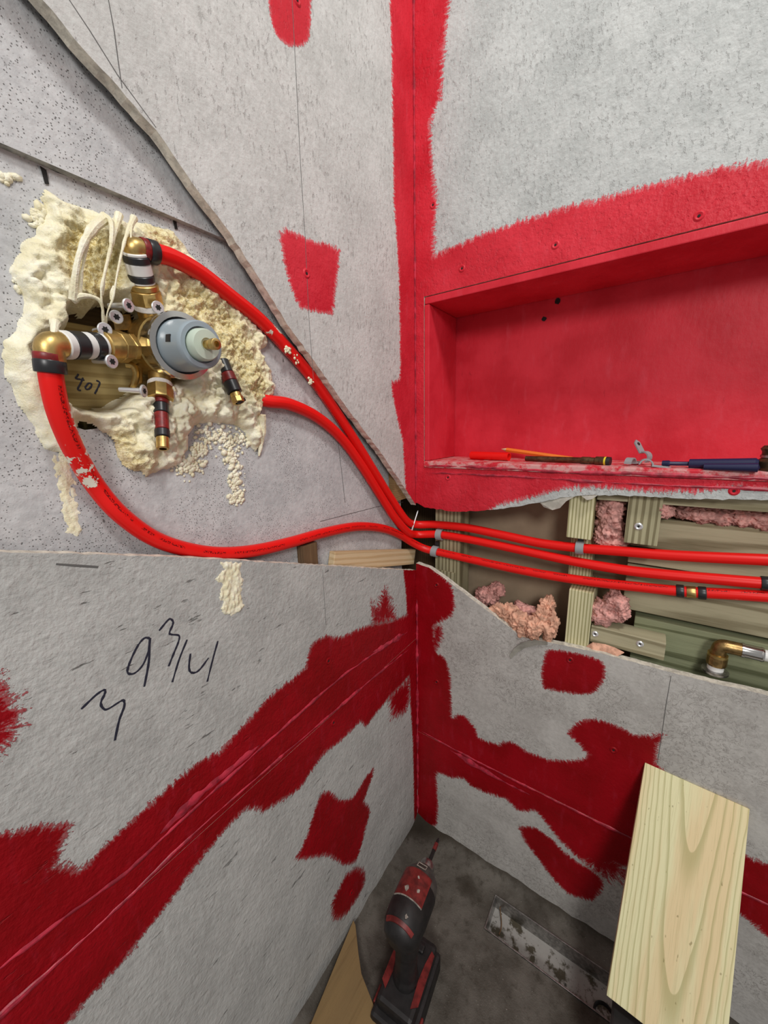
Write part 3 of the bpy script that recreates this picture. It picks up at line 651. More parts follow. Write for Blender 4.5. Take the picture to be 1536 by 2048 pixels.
# ================================================================== THINGS
# ---- red pipes
RP = .0082
def pex(name, label, pts, smear=(), group='red pipes from the valve to the right wall'):
    pts = list(pts)+[Vector((.85, pts[-1].y, pts[-1].z+.002)), Vector((1.11, pts[-1].y, pts[-1].z+.004))]
    P = smooth_path(pts, 9); m = MB(); m.tube(P, RP, 18, True)
    root = thing(name, label, 'pipe', P[0], group)
    me = m.mesh('tube'); V_ = np.array(m.v); sm = np.zeros(len(V_))
    for c, r in smear: sm = np.maximum(sm, np.clip(1.6*(1-np.linalg.norm(V_-np.array(c), axis=1)/r), 0, 1))
    a = me.attributes.new('smear', 'FLOAT', 'POINT'); a.data.foreach_set('value', sm.astype(np.float32))
    link('tube', me, M_PEX, root, smooth=True); return root, P
def ring(parent, p, d, r0, r1, ln, mat=M_BLACK, name='crimp_ring'):
    m = MB(); d = Vector(d).normalized()
    m.lathe(Vector(p)-d*ln/2, d, [(0, r0), (0, r1), (.0006, r1+.0004), (ln-.0006, r1+.0004), (ln, r1), (ln, r0)], 24); return m.build(name, mat, parent, smooth=True)
XV = -.020
XE = -.012
YR = .022
r1 = [L(281, 499, -.004), L(300, 503, -.004), L(345, 516, -.006), L(400, 546, -.010), L(460, 592, -.014), L(520, 640, -.018), L(570, 692, -.019), L(620, 750, -.019), L(660, 806, -.019), L(700, 866, -.019), L(740, 930, -.019), L(780, 994, -.019), L(812, 1040, -.012),
      Vector((-.002, .006, 0))+Vector((0, 0, Rr(835, 1048, .010)[2])), Rr(870, 1049, YR), Rr(930, 1055, YR), Rr(1000, 1069, YR), Rr(1080, 1086, YR), Rr(1160, 1096, YR), Rr(1250, 1103, YR), Rr(1350, 1111, YR), Rr(1540, 1120, YR), Rr(1640, 1124, YR)]
pex('water_pipe', 'red pipe from the top valve elbow, uppermost of three in the cavity', r1, [(L(375, 545, .004), .010), (L(395, 562, .000), .008), (L(520, 655, -.008), .011), (L(540, 672, -.010), .012), (L(560, 655, -.010), .011), (L(590, 722, -.011), .008)])
r2 = [L(505, 792, XB-.005), L(535, 802, -.024), L(580, 809, -.021), L(635, 835, -.020), L(682, 876, -.020), L(722, 930, -.020), L(760, 990, -.019), L(790, 1036, -.014), L(816, 1064, -.008),
      Vector((0.0, .008, Rr(838, 1068, .012)[2])), Rr(880, 1069, YR), Rr(950, 1081, YR), Rr(1050, 1102, YR), Rr(1150, 1123, YR), Rr(1250, 1140, YR), Rr(1330, 1149, YR), Rr(1420, 1157, YR), Rr(1540, 1167, YR), Rr(1640, 1174, YR)]
p2, P2 = pex('water_pipe', 'red pipe leaving the right side of the foam, middle one in the wall cavity', r2)
ring(p2, Rr(1532, 1167, YR), Rr(1540, 1167, YR)-Rr(1480, 1162, YR), RP*.9, RP+.0014, .011)
r3 = [L(98, 712, .003), L(104, 765, .001), L(119, 830, -.004), L(148, 900, -.012), L(190, 970, XV-.002), L(240, 1028, XV), L(305, 1075, XV), L(370, 1098, XV), L(440, 1107, XV), L(510, 1101, XV), L(580, 1085, XV), L(650, 1065, XV), L(715, 1053, XV), L(765, 1057, XV), L(800, 1070, -.017), L(826, 1086, -.006),
      Rr(852, 1098, .014), Rr(890, 1107, YR), Rr(960, 1123, YR), Rr(1030, 1138, YR), Rr(1100, 1151, YR), Rr(1180, 1163, YR), Rr(1270, 1173, YR), Rr(1370, 1183, YR), Rr(1460, 1188, YR), Rr(1540, 1193, YR), Rr(1640, 1197, YR)]
p3, P3 = pex('water_pipe', 'red pipe looping down from the left valve elbow, lowest in the cavity', r3, [(L(128, 825, -.008), .014), (L(138, 850, -.008), .012), (L(142, 880, -.012), .012), (L(150, 915, -.014), .013), (L(165, 935, -.014), .011), (L(182, 965, -.014), .010), (L(120, 870, -.014), .012)])
dd = (Rr(1410, 1186, YR)-Rr(1350, 1181, YR)).normalized()
for q in ((1360, 1182), (1404, 1186)): ring(p3, Rr(*q, YR), dd, RP*.9, RP+.0012, .0095)
ring(p3, Rr(1382, 1184, YR), dd, .004, RP+.0004, .011, M_BRASS, 'coupling')
# ---- clips holding the pipes
def pipe_clip(label, c, ax_, r, group='grey pipe clips'):
    c = Vector(c); ax_ = Vector(ax_).normalized(); root = thing('pipe_clip', label, 'clip', c, group)
    n = NY; up = n.cross(ax_); up = up if up.z > 0 else -up
    ang = [math.radians(a) for a in range(-15, 206, 15)]
    arc = [c+n*math.cos(a-math.pi/2+.0)*r+up*math.sin(a-math.pi/2)*r for a in ang]
    inner = arc; outer = [c+(p-c)*1.30 for p in arc]; wd = .0062; m = MB(); N = len(arc)
    vs_ = [p+ax_*wd*s for s in (-1, 1) for p in inner]+[p+ax_*wd*s for s in (-1, 1) for p in outer]
    fs = []
    for i in range(N-1):
        fs += [(i, i+1, N+i+1, N+i), (2*N+i, 3*N+i, 3*N+i+1, 2*N+i+1), (i, 2*N+i, 2*N+i+1, i+1), (N+i, N+i+1, 3*N+i+1, 3*N+i)]
    fs += [(0, N, 3*N, 2*N), (N-1, 3*N-1, 4*N-1, 2*N-1)]
    m.add(vs_, fs); m.build('strap', M_GREYCL, root, smooth=True)
    e = arc[-1]; m = MB(); m.box(e+up*.006-n*.004, (.009, .008, .012)); m.build('nail_lug', M_BLACKP, root, bevel=.001)
    return root
def near(P, q): return min(range(len(P)), key=lambda i: (P[i]-q).length)
for lab, P, q in (('grey clip over the middle red pipe at the corner post', P2, Rr(878, 1070, YR)), ('grey clip over the lowest red pipe at the corner post', P3, Rr(872, 1104, YR))):
    i = near(P, q); pipe_clip(lab, P[i], P[i+1]-P[i-1], RP+.0012)
P1 = smooth_path(r1, 9); i = near(P1, Rr(1163, 1096, YR)); pipe_clip('grey clip over the top red pipe in the stud notch', P1[i], P1[i+1]-P1[i-1], RP+.0006)
# ---- screw sticking out at the corner
a, b = Rr(822, 1066, -.012), Rr(835, 1024, .002); d = (b-a).normalized(); m = MB()
m.lathe(a, d, [(0, 0), (0, .0042), (.0012, .0042), (.0035, .0017), ((b-a).length, .0015), ((b-a).length+.004, 0)], 14)
o = m.build('loose_screw', M_ZINC, smooth=True); tag(o, 'zinc screw sticking out of the corner where the pipes turn', 'screw')
# ---- wood bits in the left recess
o = wood('packing_block', None, (-.023, 0, 0), (.016, .030, .040), M_DARKW); p = L(622, 1108, -.016); o.location = (-.0245, p.y, p.z-.004)
tag(o, 'small dark brown wood block behind the lower board edge', 'wood block')
a, b = L(664, 1120, -.0150), L(832, 1110, -.0150); o = wood('packing_shim', None, ((-.0215), (a.y+b.y)/2, (a.z+b.z)/2-.004), (.013, abs(b.y-a.y), .034), M_PINE, rot=(math.atan2(b.z-a.z, b.y-a.y)+.0, 0, 0))
tag(o, 'pale pine shim lying on the lower board beside the corner', 'wood shim')

# ---- mixing valve
B, Tt = L(300, 697, -.060), L(434, 688, .062); A = (Tt-B).normalized()
valve = thing('mixing_valve', 'brass shower mixing valve with chrome collar and grey cartridge set in spray foam', 'valve', B)
def vl(name, prof, mat, n=36, parent=valve):
    m = MB(); m.lathe(B, A, prof, n); return m.build(name, mat, parent, smooth=True)
vl('valve_body', [(-.020, 0), (-.020, .015), (-.012, .022), (0, .0282), (.014, .0300), (.040, .0300), (.040, .028), (.045, .028)], M_BRASS)
vl('chrome_sleeve', [(.038, .0290), (.058, .0296), (.0590, .0312), (.0630, .0318), (.0660, .0312), (.0668, .0262), (.062, .0248)], M_CHROME)
cart = vl('cartridge', [(.060, .0245), (.070, .0240), (.093, .0218), (.097, .0214), (.0985, .0202), (.0985, .0162), (.0945, .0158), (.0945, 0)], M_GREYPL)
vl('cartridge_cap', [(.090, .0148), (.1045, .0142), (.1068, .0128), (.1074, .006), (.1060, .0052), (.1060, 0)], M_PALEG)
vl('stem', [(.104, .0040), (.1120, .0040), (.1125, .0028), (.1150, .0028), (.1155, .0050), (.1215, .0050), (.1220, .0042), (.1222, .0026), (.1180, .0022), (.1180, 0)], M_BRASS, 18)
u, v = frame_of(A)
m = MB(); q = B+A*.078-u*.0232*math.cos(.1)
rd = (L(365, 686, .02)-(B+A*.080)); rd = (rd-A*rd.dot(A)).normalized(); tn = A.cross(rd)
Rm = Matrix((A, tn, rd)).transposed(); m.box(B+A*.082+rd*.0226, (.0075, .0065, .0012), Rm); m.build('window_notch', M_BLACKP, cart)
m = MB(); m.lathe(B, A, [(.094, .0222), (.0952, .0222), (.0952, .0214), (.094, .0214)], 10, 0, -.6, .6, -rd-tn); m.build('clip_slot', M_BLACKP, cart)
def fitting(path, segs, parent=valve):
    """straight fitting built of named lengths along path a->b; segs (name, t0, t1, radius, material, sides)"""
    a, b = path; d = b-a; ln = d.length; d.normalize()
    for nm, t0, t1, r, mat, n in segs:
        m = MB(); e = .0007; l0, l1 = t0*ln, t1*ln
        m.lathe(a, d, [(l0, r*.6), (l0, r-e), (l0+e, r), (l1-e, r), (l1, r-e), (l1, r*.6)], n); m.build(nm, mat, parent, smooth=True)
C0 = B+A*.018
up0, up1 = C0, L(268, 496, -.004)
fitting((up0, up1), [('port', .0, .42, .0110, M_BRASS, 24), ('thread_tape', .42, .48, .0128, M_PTFE, 24), ('union_nut', .48, .62, .0138, M_BRASS, 8), ('union_nut', .62, .68, .0130, M_BRASS, 24), ('sleeve_white', .68, .70, .0108, M_WHITE, 24), ('sleeve_black', .70, .765, .0112, M_BLACK, 24), ('sleeve_white', .765, .87, .0108, M_WHITE, 24), ('sleeve_black', .87, .935, .0112, M_BLACK, 24), ('sleeve_white', .935, .965, .0106, M_WHITE, 24)])
m = MB(); m.tube(smooth_path([up1+(up0-up1).normalized()*.008, up1+(up0-up1).normalized()*.002, up1+(r1[1]-r1[0]).normalized()*.002, up1+(r1[1]-r1[0]).normalized()*.014], 6), .0088, 18); m.att = []
m.lathe(up1+(r1[1]-r1[0]).normalized()*.011, r1[1]-r1[0], [(0, .006), (0, .0095), (.004, .0095), (.004, .006)], 20); m.build('elbow', M_BRASS, valve, smooth=True)
d1 = (r1[2]-r1[0]).normalized(); ring(valve, L(288, 500, -.004), d1, .006, RP+.0011, .006, M_DRED); ring(valve, L(303, 504, -.004), d1, .006, RP+.0016, .0085)
lf0, lf1 = C0, L(98, 689, .004)
fitting((lf0, lf1), [('port', .0, .38, .0110, M_BRASS, 24), ('union_nut', .30, .36, .0128, M_BRASS, 6), ('union_nut', .38, .47, .0142, M_BRASS, 8), ('union_nut', .47, .60, .0134, M_BRASS, 24), ('sleeve_white', .60, .625, .0110, M_WHITE, 24), ('sleeve_black', .625, .70, .0112, M_BLACK, 24), ('sleeve_white', .70, .76, .0108, M_WHITE, 24), ('sleeve_black', .76, .86, .0112, M_BLACK, 24), ('sleeve_white', .86, .92, .0110, M_WHITE, 24)])
d3 = (r3[1]-r3[0]).normalized(); dl = (lf0-lf1).normalized(); m = MB()
m.tube(smooth_path([lf1+dl*.012, lf1+dl*.004, lf1+d3*.003, lf1+d3*.012], 6), .0098, 18); m.att = []; m.build('elbow', M_BRASS, valve, smooth=True)
ring(valve, r3[0]+d3*.001, d3, .006, RP+.0015, .006, M_DRED); ring(valve, r3[0]+d3*.008, d3, .006, RP+.0019, .0095)
dn0, dn1 = C0, L(326, 898, -.004)
fitting((dn0, dn1), [('port', .0, .36, .0105, M_BRASS, 24), ('thread_tape', .36, .40, .0115, M_PTFE, 24), ('union_nut', .40, .53, .0124, M_BRASS, 8), ('sleeve_red', .53, .57, .0074, M_DRED, 20), ('sleeve_black', .57, .66, .0072, M_BLACK, 20), ('sleeve_red', .66, .82, .0066, M_DRED, 20), ('sleeve_black', .82, .89, .0070, M_BLACK, 20), ('end_plug', .89, 1.0, .0058, M_BRASS, 16)])
# mounting ears
def slab(name, pts, th, mat, parent, dirv=None, bevel=.0008):
    m = MB(); m.prism(pts, dirv if dirv is not None else A*th); return m.build(name, mat, parent, bevel=bevel)
XM = -.052
slab('mounting_ear', [L(x, y, XM) for x, y in ((222, 646), (268, 640), (272, 690), (226, 694))], .004, M_BRASS, valve)
slab('mounting_ear', [L(x, y, XM+.006) for x, y in ((222, 632), (258, 628), (262, 660), (226, 662))], .004, M_BRASSD, valve)
m = MB(); m.prism([L(x, y, XM+.0045) for x, y in ((236, 655), (241, 651), (247, 653), (248, 672), (238, 674))], A*.0012); m.build('slot', M_DARK, valve)
m = MB(); m.tube(smooth_path([L(252, 728, XM+.012), L(266, 732, XM+.014), L(273, 748, XM+.014), L(268, 768, XM+.012), L(264, 775, XM+.008)], 5), .0034, 10, True, (A, .5)); m.att = []; m.build('mounting_ear', M_BRASS, valve, smooth=True)
slab('mounting_ear', [L(x, y, XM+.008) for x, y in ((268, 728), (282, 730), (284, 766), (270, 772), (264, 770))], .003, M_BRASSD, valve)
# screws of the valve
def torx(p, d, shank, r=.0062, parent=valve):
    p = Vector(p); d = Vector(d).normalized(); m = MB()
    m.lathe(p, d, [(.0004, 0), (.0006, r*.9), (0, r), (-.0010, r), (-.0034, r*.42), (-shank, r*.36), (-shank, 0)], 20); o = m.build('screw', M_ZINC, parent, smooth=True)
    u, v = frame_of(d); pts = [p+d*.0006+(u*math.cos(k*math.pi/6)+v*math.sin(k*math.pi/6))*(r*.50 if k % 2 == 0 else r*.32) for k in range(12)]
    m = MB(); m.prism(pts, d*.0003); m.build('drive_recess', M_DARK, o)
for px, py, X, dx, dy in ((257, 611, -.005, .35, .1), (233, 634, -.016, 0, 0), (210, 659, -.008, 0, .0), (224, 723, -.002, .3, .1), (288, 782, -.004, .8, .0), (316, 615, -.006, 0, 0), (342, 787, -.018, 0, 0)):
    p = L(px, py, X); torx(p, A+Vector((0, dx, 0)), .022, .0058)
# capped stub in the foam on the right
stub = thing('capped_stub', 'short dark red and black capped stub poking out of the foam right of the valve', 'pipe stub', L(450, 735, -.016))
fitting((L(444, 722, -.020), L(478, 806, .000)), [('sleeve_black', 0, .30, .0074, M_BLACK, 18), ('sleeve_red', .30, .50, .0080, M_DRED, 18), ('sleeve_black', .50, .76, .0084, M_BLACK, 18), ('end_plug', .76, .88, .0062, M_BRASS, 10), ('end_plug', .86, 1.0, .0070, M_BRASS, 8)], stub)
m = MB(); q = L(482, 802, .001); m.box(q, (.006, .010, .004), Matrix.Rotation(.5, 3, 'X')); m.build('clip', M_BLACKP, stub, bevel=.001)

# ---- spray foam
def foam_mesh():
    outer_px = [(92, 368), (118, 385), (150, 398), (185, 412), (218, 424), (260, 434), (300, 441), (330, 448), (352, 458), (378, 485), (392, 508), (410, 530), (430, 548), (438, 568), (462, 585), (485, 608), (510, 640), (540, 668), (543, 690), (530, 705), (548, 740), (558, 770), (556, 792), (535, 806), (528, 830), (534, 860), (530, 890), (520, 905), (508, 890), (500, 868), (484, 852), (455, 848), (430, 846), (398, 850), (386, 870), (385, 900), (372, 925), (345, 938), (315, 948), (300, 957), (288, 944), (268, 938), (250, 925), (240, 895), (225, 868), (206, 855), (190, 850), (170, 838), (165, 860), (180, 900), (205, 960), (222, 998), (214, 1002), (195, 975), (165, 940), (140, 925), (118, 905), (96, 900), (86, 885), (76, 855), (60, 830), (38, 800), (20, 760), (8, 710), (14, 680), (38, 655), (52, 628), (52, 600), (44, 575), (28, 540), (36, 505), (52, 475), (75, 462), (86, 440), (96, 420), (100, 405), (86, 385)]
    inner_px = [(150, 610), (163, 598), (185, 596), (205, 606), (216, 590), (240, 582), (262, 590), (272, 600), (300, 600), (322, 610), (330, 640), (370, 645), (390, 690), (400, 725), (372, 760), (352, 762), (332, 770), (312, 782), (290, 790), (272, 800), (250, 815), (222, 822), (195, 820), (172, 812), (156, 806), (140, 790), (128, 750), (112, 715), (84, 712), (80, 690), (92, 672), (118, 666), (134, 660), (150, 645)]
    O_ = Luv(outer_px, -.020); I_ = Luv(inner_px, -.014)
    o = np.array(O_); lo = o.min(0)-.004; hi = o.max(0)+.004; st = .00135
    U, V = np.meshgrid(np.arange(lo[0], hi[0], st), np.arange(lo[1], hi[1], st)); sh = U.shape
    G = np.stack([U.ravel(), V.ravel()], 1)
    jit = np.array([(noise.noise((a*110, b*110, 1.0)), noise.noise((a*110, b*110, 9.0))) for a, b in G])
    Gj = G+jit*.0035
    so, _ = sdf(Gj, O_); si, _ = sdf(Gj, I_)
    keep = (so > -.001) & (si < .004)
    cr = np.zeros(len(G)); cut = np.zeros(len(G)); sm = np.zeros(len(G))
    def blob(px, py, rad, px2=None): p = L(px, py, -.015); return np.exp(-(np.hypot(G[:, 0]-p.y, (G[:, 1]-p.z))/rad)**2)
    for q in ((185, 480, .016), (182, 520, .018), (188, 560, .014), (236, 500, .009), (230, 545, .010)): cr += blob(*q)
    for q in ((380, 600, .022), (430, 640, .028), (470, 680, .026), (500, 740, .024), (520, 780, .018), (280, 930, .016), (250, 880, .012), (330, 470, .022)): cut += blob(*q)
    for q in ((40, 720, .020), (60, 680, .018), (60, 780, .020), (80, 820, .014)): sm += blob(*q)
    cr = np.minimum(1, cr); cut = np.minimum(1, cut); sm = np.minimum(1, sm)
    h = np.zeros(len(G)); idx = np.nonzero(keep)[0]
    for i in idx:
        a, b = G[i]; P = Vector((a, b, 0))
        w_ = Vector((jit[i][0], jit[i][1], 0))*.006
        f1 = noise.voronoi((P+w_)*62)[0][0]; f2 = noise.voronoi((P+w_*.6)*150+Vector((3, 1, 7)))[0][0]; f3 = noise.voronoi(P*330+w_*60)[0][0]
        lump = (.62-min(f1, 1))*.015+(.6-min(f2, 1))*.0065+(.5-min(f3, 1))*.0018
        fr = noise.fractal(P*260, 1.0, 2.1, 3)
        low = noise.noise(P*14+Vector((0, 0, 5)))*.005
        q = 1-.75*sm[i]
        edge = 1-math.exp(-max(so[i], 0)/.006)
        hh = (.013+low+lump*q*1.05+fr*.0012*q+.001*sm[i])*edge-.001
        hh = hh*(1-cr[i]*.75)+cr[i]*(.002+fr*.002)
        hh = hh*(1-.25*cut[i])+cut[i]*(fr*.0022+.002)
        d = si[i]+.006
        if d > 0: hh -= (d/.010)**1.6*.055
        h[i] = hh
    cutc = np.clip(cr*1.1+cut*.85-sm, 0, 1)
    ids = -np.ones(len(G), int); ids[idx] = np.arange(len(idx))
    VV = [(XB+h[i], G[i][0]+jit[i][0]*.0012, G[i][1]+jit[i][1]*.0012) for i in idx]
    FF = []; W_ = sh[1]
    for r_ in range(sh[0]-1):
        for c_ in range(W_-1):
            k = r_*W_+c_; q = (ids[k], ids[k+1], ids[k+W_+1], ids[k+W_])
            if min(q) >= 0: FF.append(q)
    me = bpy.data.meshes.new('foam_mass'); me.from_pydata(VV, [], FF); me.update()
    a = me.attributes.new('cut', 'FLOAT', 'POINT'); a.data.foreach_set('value', cutc[idx].astype(np.float32))
    return me
foam = thing('spray_foam', 'cream expanding foam bulging round the valve opening', 'foam', L(300, 955, XB))
link('foam_mass', foam_mesh(), M_FOAM, foam, smooth=True)
def strand(pts, rads, parent=foam, name='foam_strand', seed=1, n=9, k=8):
    P = smooth_path(pts, k); N = len(P); m = MB(); rr = []
    for i, p in enumerate(P):
        t = i/(N-1)*(len(rads)-1); j = min(int(t), len(rads)-2); r = rads[j]+(rads[j+1]-rads[j])*(t-j)
        rr.append(r*(1+.35*noise.noise(p*150+Vector((seed, 0, 0)))))
    m.tube(P, rr, n); m.att = []; return m.build(name, M_FOAM, parent, smooth=True)
strand([L(238, 430, -.012), L(228, 470, -.003), L(212, 535, .001), L(203, 580, .000), L(205, 620, -.006), L(210, 655, -.016)], [.0034, .0018, .0012, .0010, .0007, .0024])
strand([L(268, 436, -.012), L(250, 480, -.001), L(235, 545, .001), L(226, 595, -.001), L(215, 625, -.006), L(212, 650, -.014)], [.0030, .0014, .0007, .0010, .0005, .0010])
strand([L(264, 436, -.012), L(262, 470, -.001), L(262, 498, -.002)], [.0018, .0006, .0014])
strand([L(210, 436, -.010), L(182, 462, -.002), L(160, 505, .000), L(150, 555, -.002), L(146, 600, -.008)], [.0044, .0034, .0024, .0024, .0034])
strand([L(206, 434, -.010), L(222, 445, -.004), L(222, 490, .000), L(210, 545, .000), L(204, 590, -.003)], [.0040, .0024, .0014, .0010, .0012])
strand([L(190, 446, -.010), L(176, 480, -.003), L(166, 530, -.004), L(158, 590, -.008)], [.0030, .0016, .0010, .0020])
strand([L(146, 600, -.010), L(162, 592, -.005), L(186, 594, -.005), L(202, 606, -.006), L(208, 640, -.010)], [.0036, .0022, .0018, .0014, .0006])
strand([L(222, 600, -.004), L(224, 585, -.003), L(228, 572, -.002)], [.0009, .0018, .0009])
strand([L(110, 645, -.004), L(108, 664, .004), L(104, 682, .008)], [.0036, .0022, .0026])
strand([L(524, 830, -.018), L(526, 860, -.022), L(522, 888, -.026), L(518, 912, -.028)], [.0050, .0040, .0034, .0012])
# runs of loose foam beads on the panel and the lower board
def beads(name, label, spots, plane, n, seed, rmin=.0008, rmax=.0028, kind=None):
    rs = random.Random(seed); bm = bmesh.new()
    tmpl = bmesh.new(); bmesh.ops.create_icosphere(tmpl, subdivisions=1, radius=1.0); tv = [v.co.copy() for v in tmpl.verts]; tf = [[v.index for v in f.verts] for f in tmpl.faces]; tmpl.free()
    vs_, fs = [], []
    for k in range(n):
        x, y, sx_, sy_ = spots[rs.randrange(len(spots))]
        p = L(x+rs.gauss(0, sx_), y+rs.gauss(0, sy_), plane); r = rs.uniform(rmin, rmax)*(1 if rs.random() > .15 else 1.5); b = len(vs_)
        sq = Vector((.7, rs.uniform(.7, 1.4), rs.uniform(.7, 1.4)))
        vs_ += [p+Vector((c.x*sq.x, c.y*sq.y, c.z*sq.z))*r for c in tv]; fs += [[i+b for i in f] for f in tf]
    me = bpy.data.meshes.new(name); me.from_pydata([tuple(v) for v in vs_], [], fs); me.update()
    a = me.attributes.new('cut', 'FLOAT', 'POINT')
    o = link(name, me, M_FOAM, None, smooth=True); tag(o, label, 'foam', kind=kind); return o
beads('foam_splatter', 'run of white foam beads below the foam, on the recessed panel', [(460, 880, 12, 14), (465, 920, 7, 14), (470, 960, 7, 14), (472, 995, 7, 7), (430, 870, 18, 9), (400, 900, 10, 12), (375, 935, 14, 10), (500, 880, 12, 8)], XB+.0006, 620, 3, kind='stuff')
beads('foam_splatter', 'foam crumbs beside the upper left of the foam', [(82, 420, 9, 9), (75, 440, 8, 8), (40, 560, 8, 14), (15, 356, 5, 4)], XB+.0006, 120, 5, kind='stuff')
beads('foam_splatter', 'foam flecks stuck along the top red pipe', [(590, 720, 4, 5), (622, 765, 3, 4), (575, 700, 3, 3)], -.011, 40, 6, .0010, .0024, kind='stuff')
def smear_mesh(name, label, px, plane, hgt, seed):
    O_ = Luv(px, plane); o = np.array(O_); lo = o.min(0)-.003; hi = o.max(0)+.003; st = .0011
    U, V = np.meshgrid(np.arange(lo[0], hi[0], st), np.arange(lo[1], hi[1], st)); G = np.stack([U.ravel(), V.ravel()], 1)
    J = np.array([(noise.noise((a*240, b*240, seed)), noise.noise((a*240, b*240, seed+4))) for a, b in G])*.003
    s, _ = sdf(G+J, O_); sh = U.shape; vs_, ids, fs = [], -np.ones(len(G), int), []
    for i, (a, b) in enumerate(G):
        if s[i] < -.0006: continue
        f = noise.voronoi(Vector((a*260, b*120, seed)))[0][0]; ids[i] = len(vs_)
        e = 1-math.exp(-max(s[i], 0)/.0015); vs_.append((plane-.0004+hgt*e*(.25+1.1*max(0, .75-f)), a, b))
    for r_ in range(sh[0]-1):
        for c_ in range(sh[1]-1):
            k = r_*sh[1]+c_; q = (ids[k], ids[k+1], ids[k+sh[1]+1], ids[k+sh[1]])
            if min(q) >= 0: fs.append(q)
    me = bpy.data.meshes.new(name); me.from_pydata(vs_, [], fs); me.update(); me.attributes.new('cut', 'FLOAT', 'POINT')
    return tag(link(name, me, M_FOAM, None, smooth=True), label, 'foam')
smear_mesh('foam_smear', 'flat dried foam smear on the lower board under the pipe loop', [(438, 1124), (446, 1140), (428, 1158), (432, 1165), (444, 1168), (436, 1196), (444, 1208), (440, 1225), (462, 1232), (480, 1224), (488, 1212), (482, 1190), (487, 1160), (480, 1140), (484, 1126), (460, 1122)], 0.0, .0032, 2)
smear_mesh('foam_smear', 'thin shiny foam skin left of the pipe loop, on the recessed panel', [(105, 905), (135, 912), (150, 960), (158, 1010), (165, 1060), (160, 1072), (130, 1070), (122, 1030), (115, 980), (106, 940)], XB, .0016, 7)

# ---- brass elbow with the white pipe in the cavity
YE = .030
el = thing('brass_elbow', 'aged brass elbow with a white pipe at the right end of the open cavity', 'pipe fitting', Rr(1432, 1352, YE))
e0, e1_, e2 = Rr(1438, 1340, YE), Rr(1446, 1292, YE), Rr(1500, 1300, YE)
dz = Vector((0, 0, 1)); dx = Vector((1, 0, 0)); k0 = Vector((e1_.x-.004, YE, e0.z+.002)); kz = Rr(1440, 1290, YE)[2]
kc = Vector((k0.x, YE, kz))
m = MB(); m.tube(smooth_path([k0+dz*.022, kc-dz*.010, kc+Vector((.003, 0, -.001)), kc+dx*.014, kc+dx*.026], 7), .0098, 20); m.att = []; m.build('elbow_body', M_BRASSD, el, smooth=True)
m = MB(); m.lathe(k0, dz, [(.006, .006), (.006, .0118), (.008, .0124), (.020, .0124), (.022, .0118), (.022, .008)], 14); m.build('nut', M_BRASSD, el)
m = MB(); m.lathe(k0+dz*.021, dz, [(0, .008), (0, .0122), (.0035, .0122), (.0035, .008)], 24); m.build('collar', M_BRASS, el, smooth=True)
m = MB(); m.lathe(k0, dz, [(-.002, .006), (-.002, .0100), (.006, .0100), (.006, .006)], 22); m.build('seal', M_WHITE, el, smooth=True)
m = MB(); m.lathe(k0, dz, [(-.006, 0), (-.006, .0165), (-.003, .0165), (-.0018, .012), (-.0018, 0)], 26); m.build('flange', M_STEEL, el, smooth=True)
m = MB(); m.lathe(kc, dx, [(.024, .007), (.024, .0108), (.027, .0108), (.027, .0100), (.044, .0100), (.046, .0108), (.048, .0100), (.048, .007)], 24); m.build('press_sleeve', M_CHROME, el, smooth=True)
m = MB(); m.tube([kc+dx*.046, Vector((1.11, kc.y, kc.z))], .0082, 20); m.att = []; m.build('white_pipe', M_WHITE, el, smooth=True)

# ---- insulation
def fluff(name, label, lumps, mat, seed, amp=.35):
    vs_, fs = [], []
    for k, (c, rad) in enumerate(lumps):
        bm = bmesh.new(); bmesh.ops.create_icosphere(bm, subdivisions=5, radius=1.0); b = len(vs_); c = Vector(c)
        for v in bm.verts:
            q = v.co.copy(); w_ = Vector((q.x*rad[0], q.y*rad[1], q.z*rad[2])); P = c+w_
            n1 = noise.fractal(P*45+Vector((seed, k, 0)), 1.0, 2.0, 3); n2 = noise.fractal(P*240+Vector((0, seed, k)), .8, 2.2, 4); r_ = abs(noise.noise(P*80+Vector((seed, 2, 1))))
            vs_.append(P+w_*(n1*amp*1.2-r_*.35)+q*n2*.0042)
        fs += [[x.index+b for x in f.verts] for f in bm.faces]; bm.free()
    me = bpy.data.meshes.new(name); me.from_pydata([tuple(v) for v in vs_], [], fs); me.update()
    return tag(link(name, me, mat, None, smooth=True), label, 'insulation')
lp = lambda x, y, Y, rx, ry, rz: (Rr(x, y, Y), (rx, ry, rz))
fluff('insulation_batt', 'orange-pink fibreglass spilling over the lower board edge left of the stud', [lp(1010, 1225, .020, .024, .018, .022), lp(1040, 1250, .012, .022, .016, .022), lp(1068, 1258, .004, .018, .012, .022), lp(1086, 1240, .012, .020, .016, .026), lp(1104, 1252, .010, .012, .012, .030), lp(1098, 1212, .030, .012, .014, .020)], M_ORNG, 2)
fluff('insulation_batt', 'dusky pink fibreglass deeper in the cavity against the tan panel', [lp(975, 1190, .055, .024, .02, .020), lp(995, 1180, .060, .018, .02, .016), lp(960, 1205, .05, .018, .02, .02), lp(1050, 1222, .045, .03, .02, .018)], M_PINK, 5)
fluff('insulation_batt', 'pink fibreglass tuft resting on the short block', [lp(1212, 1222, .034, .024, .018, .022), lp(1232, 1206, .034, .020, .018, .022), lp(1200, 1236, .030, .018, .014, .012), lp(1240, 1228, .030, .013, .014, .016)], M_PINK, 8)
fluff('insulation_batt', 'pink fibreglass stuffed between the upper stud and the hanging block', [lp(1220, 1020, .040, .022, .022, .026), lp(1218, 1055, .042, .022, .022, .024), lp(1228, 1085, .045, .022, .02, .018), lp(1205, 1075, .040, .014, .016, .020)], M_PINK, 11, .25)
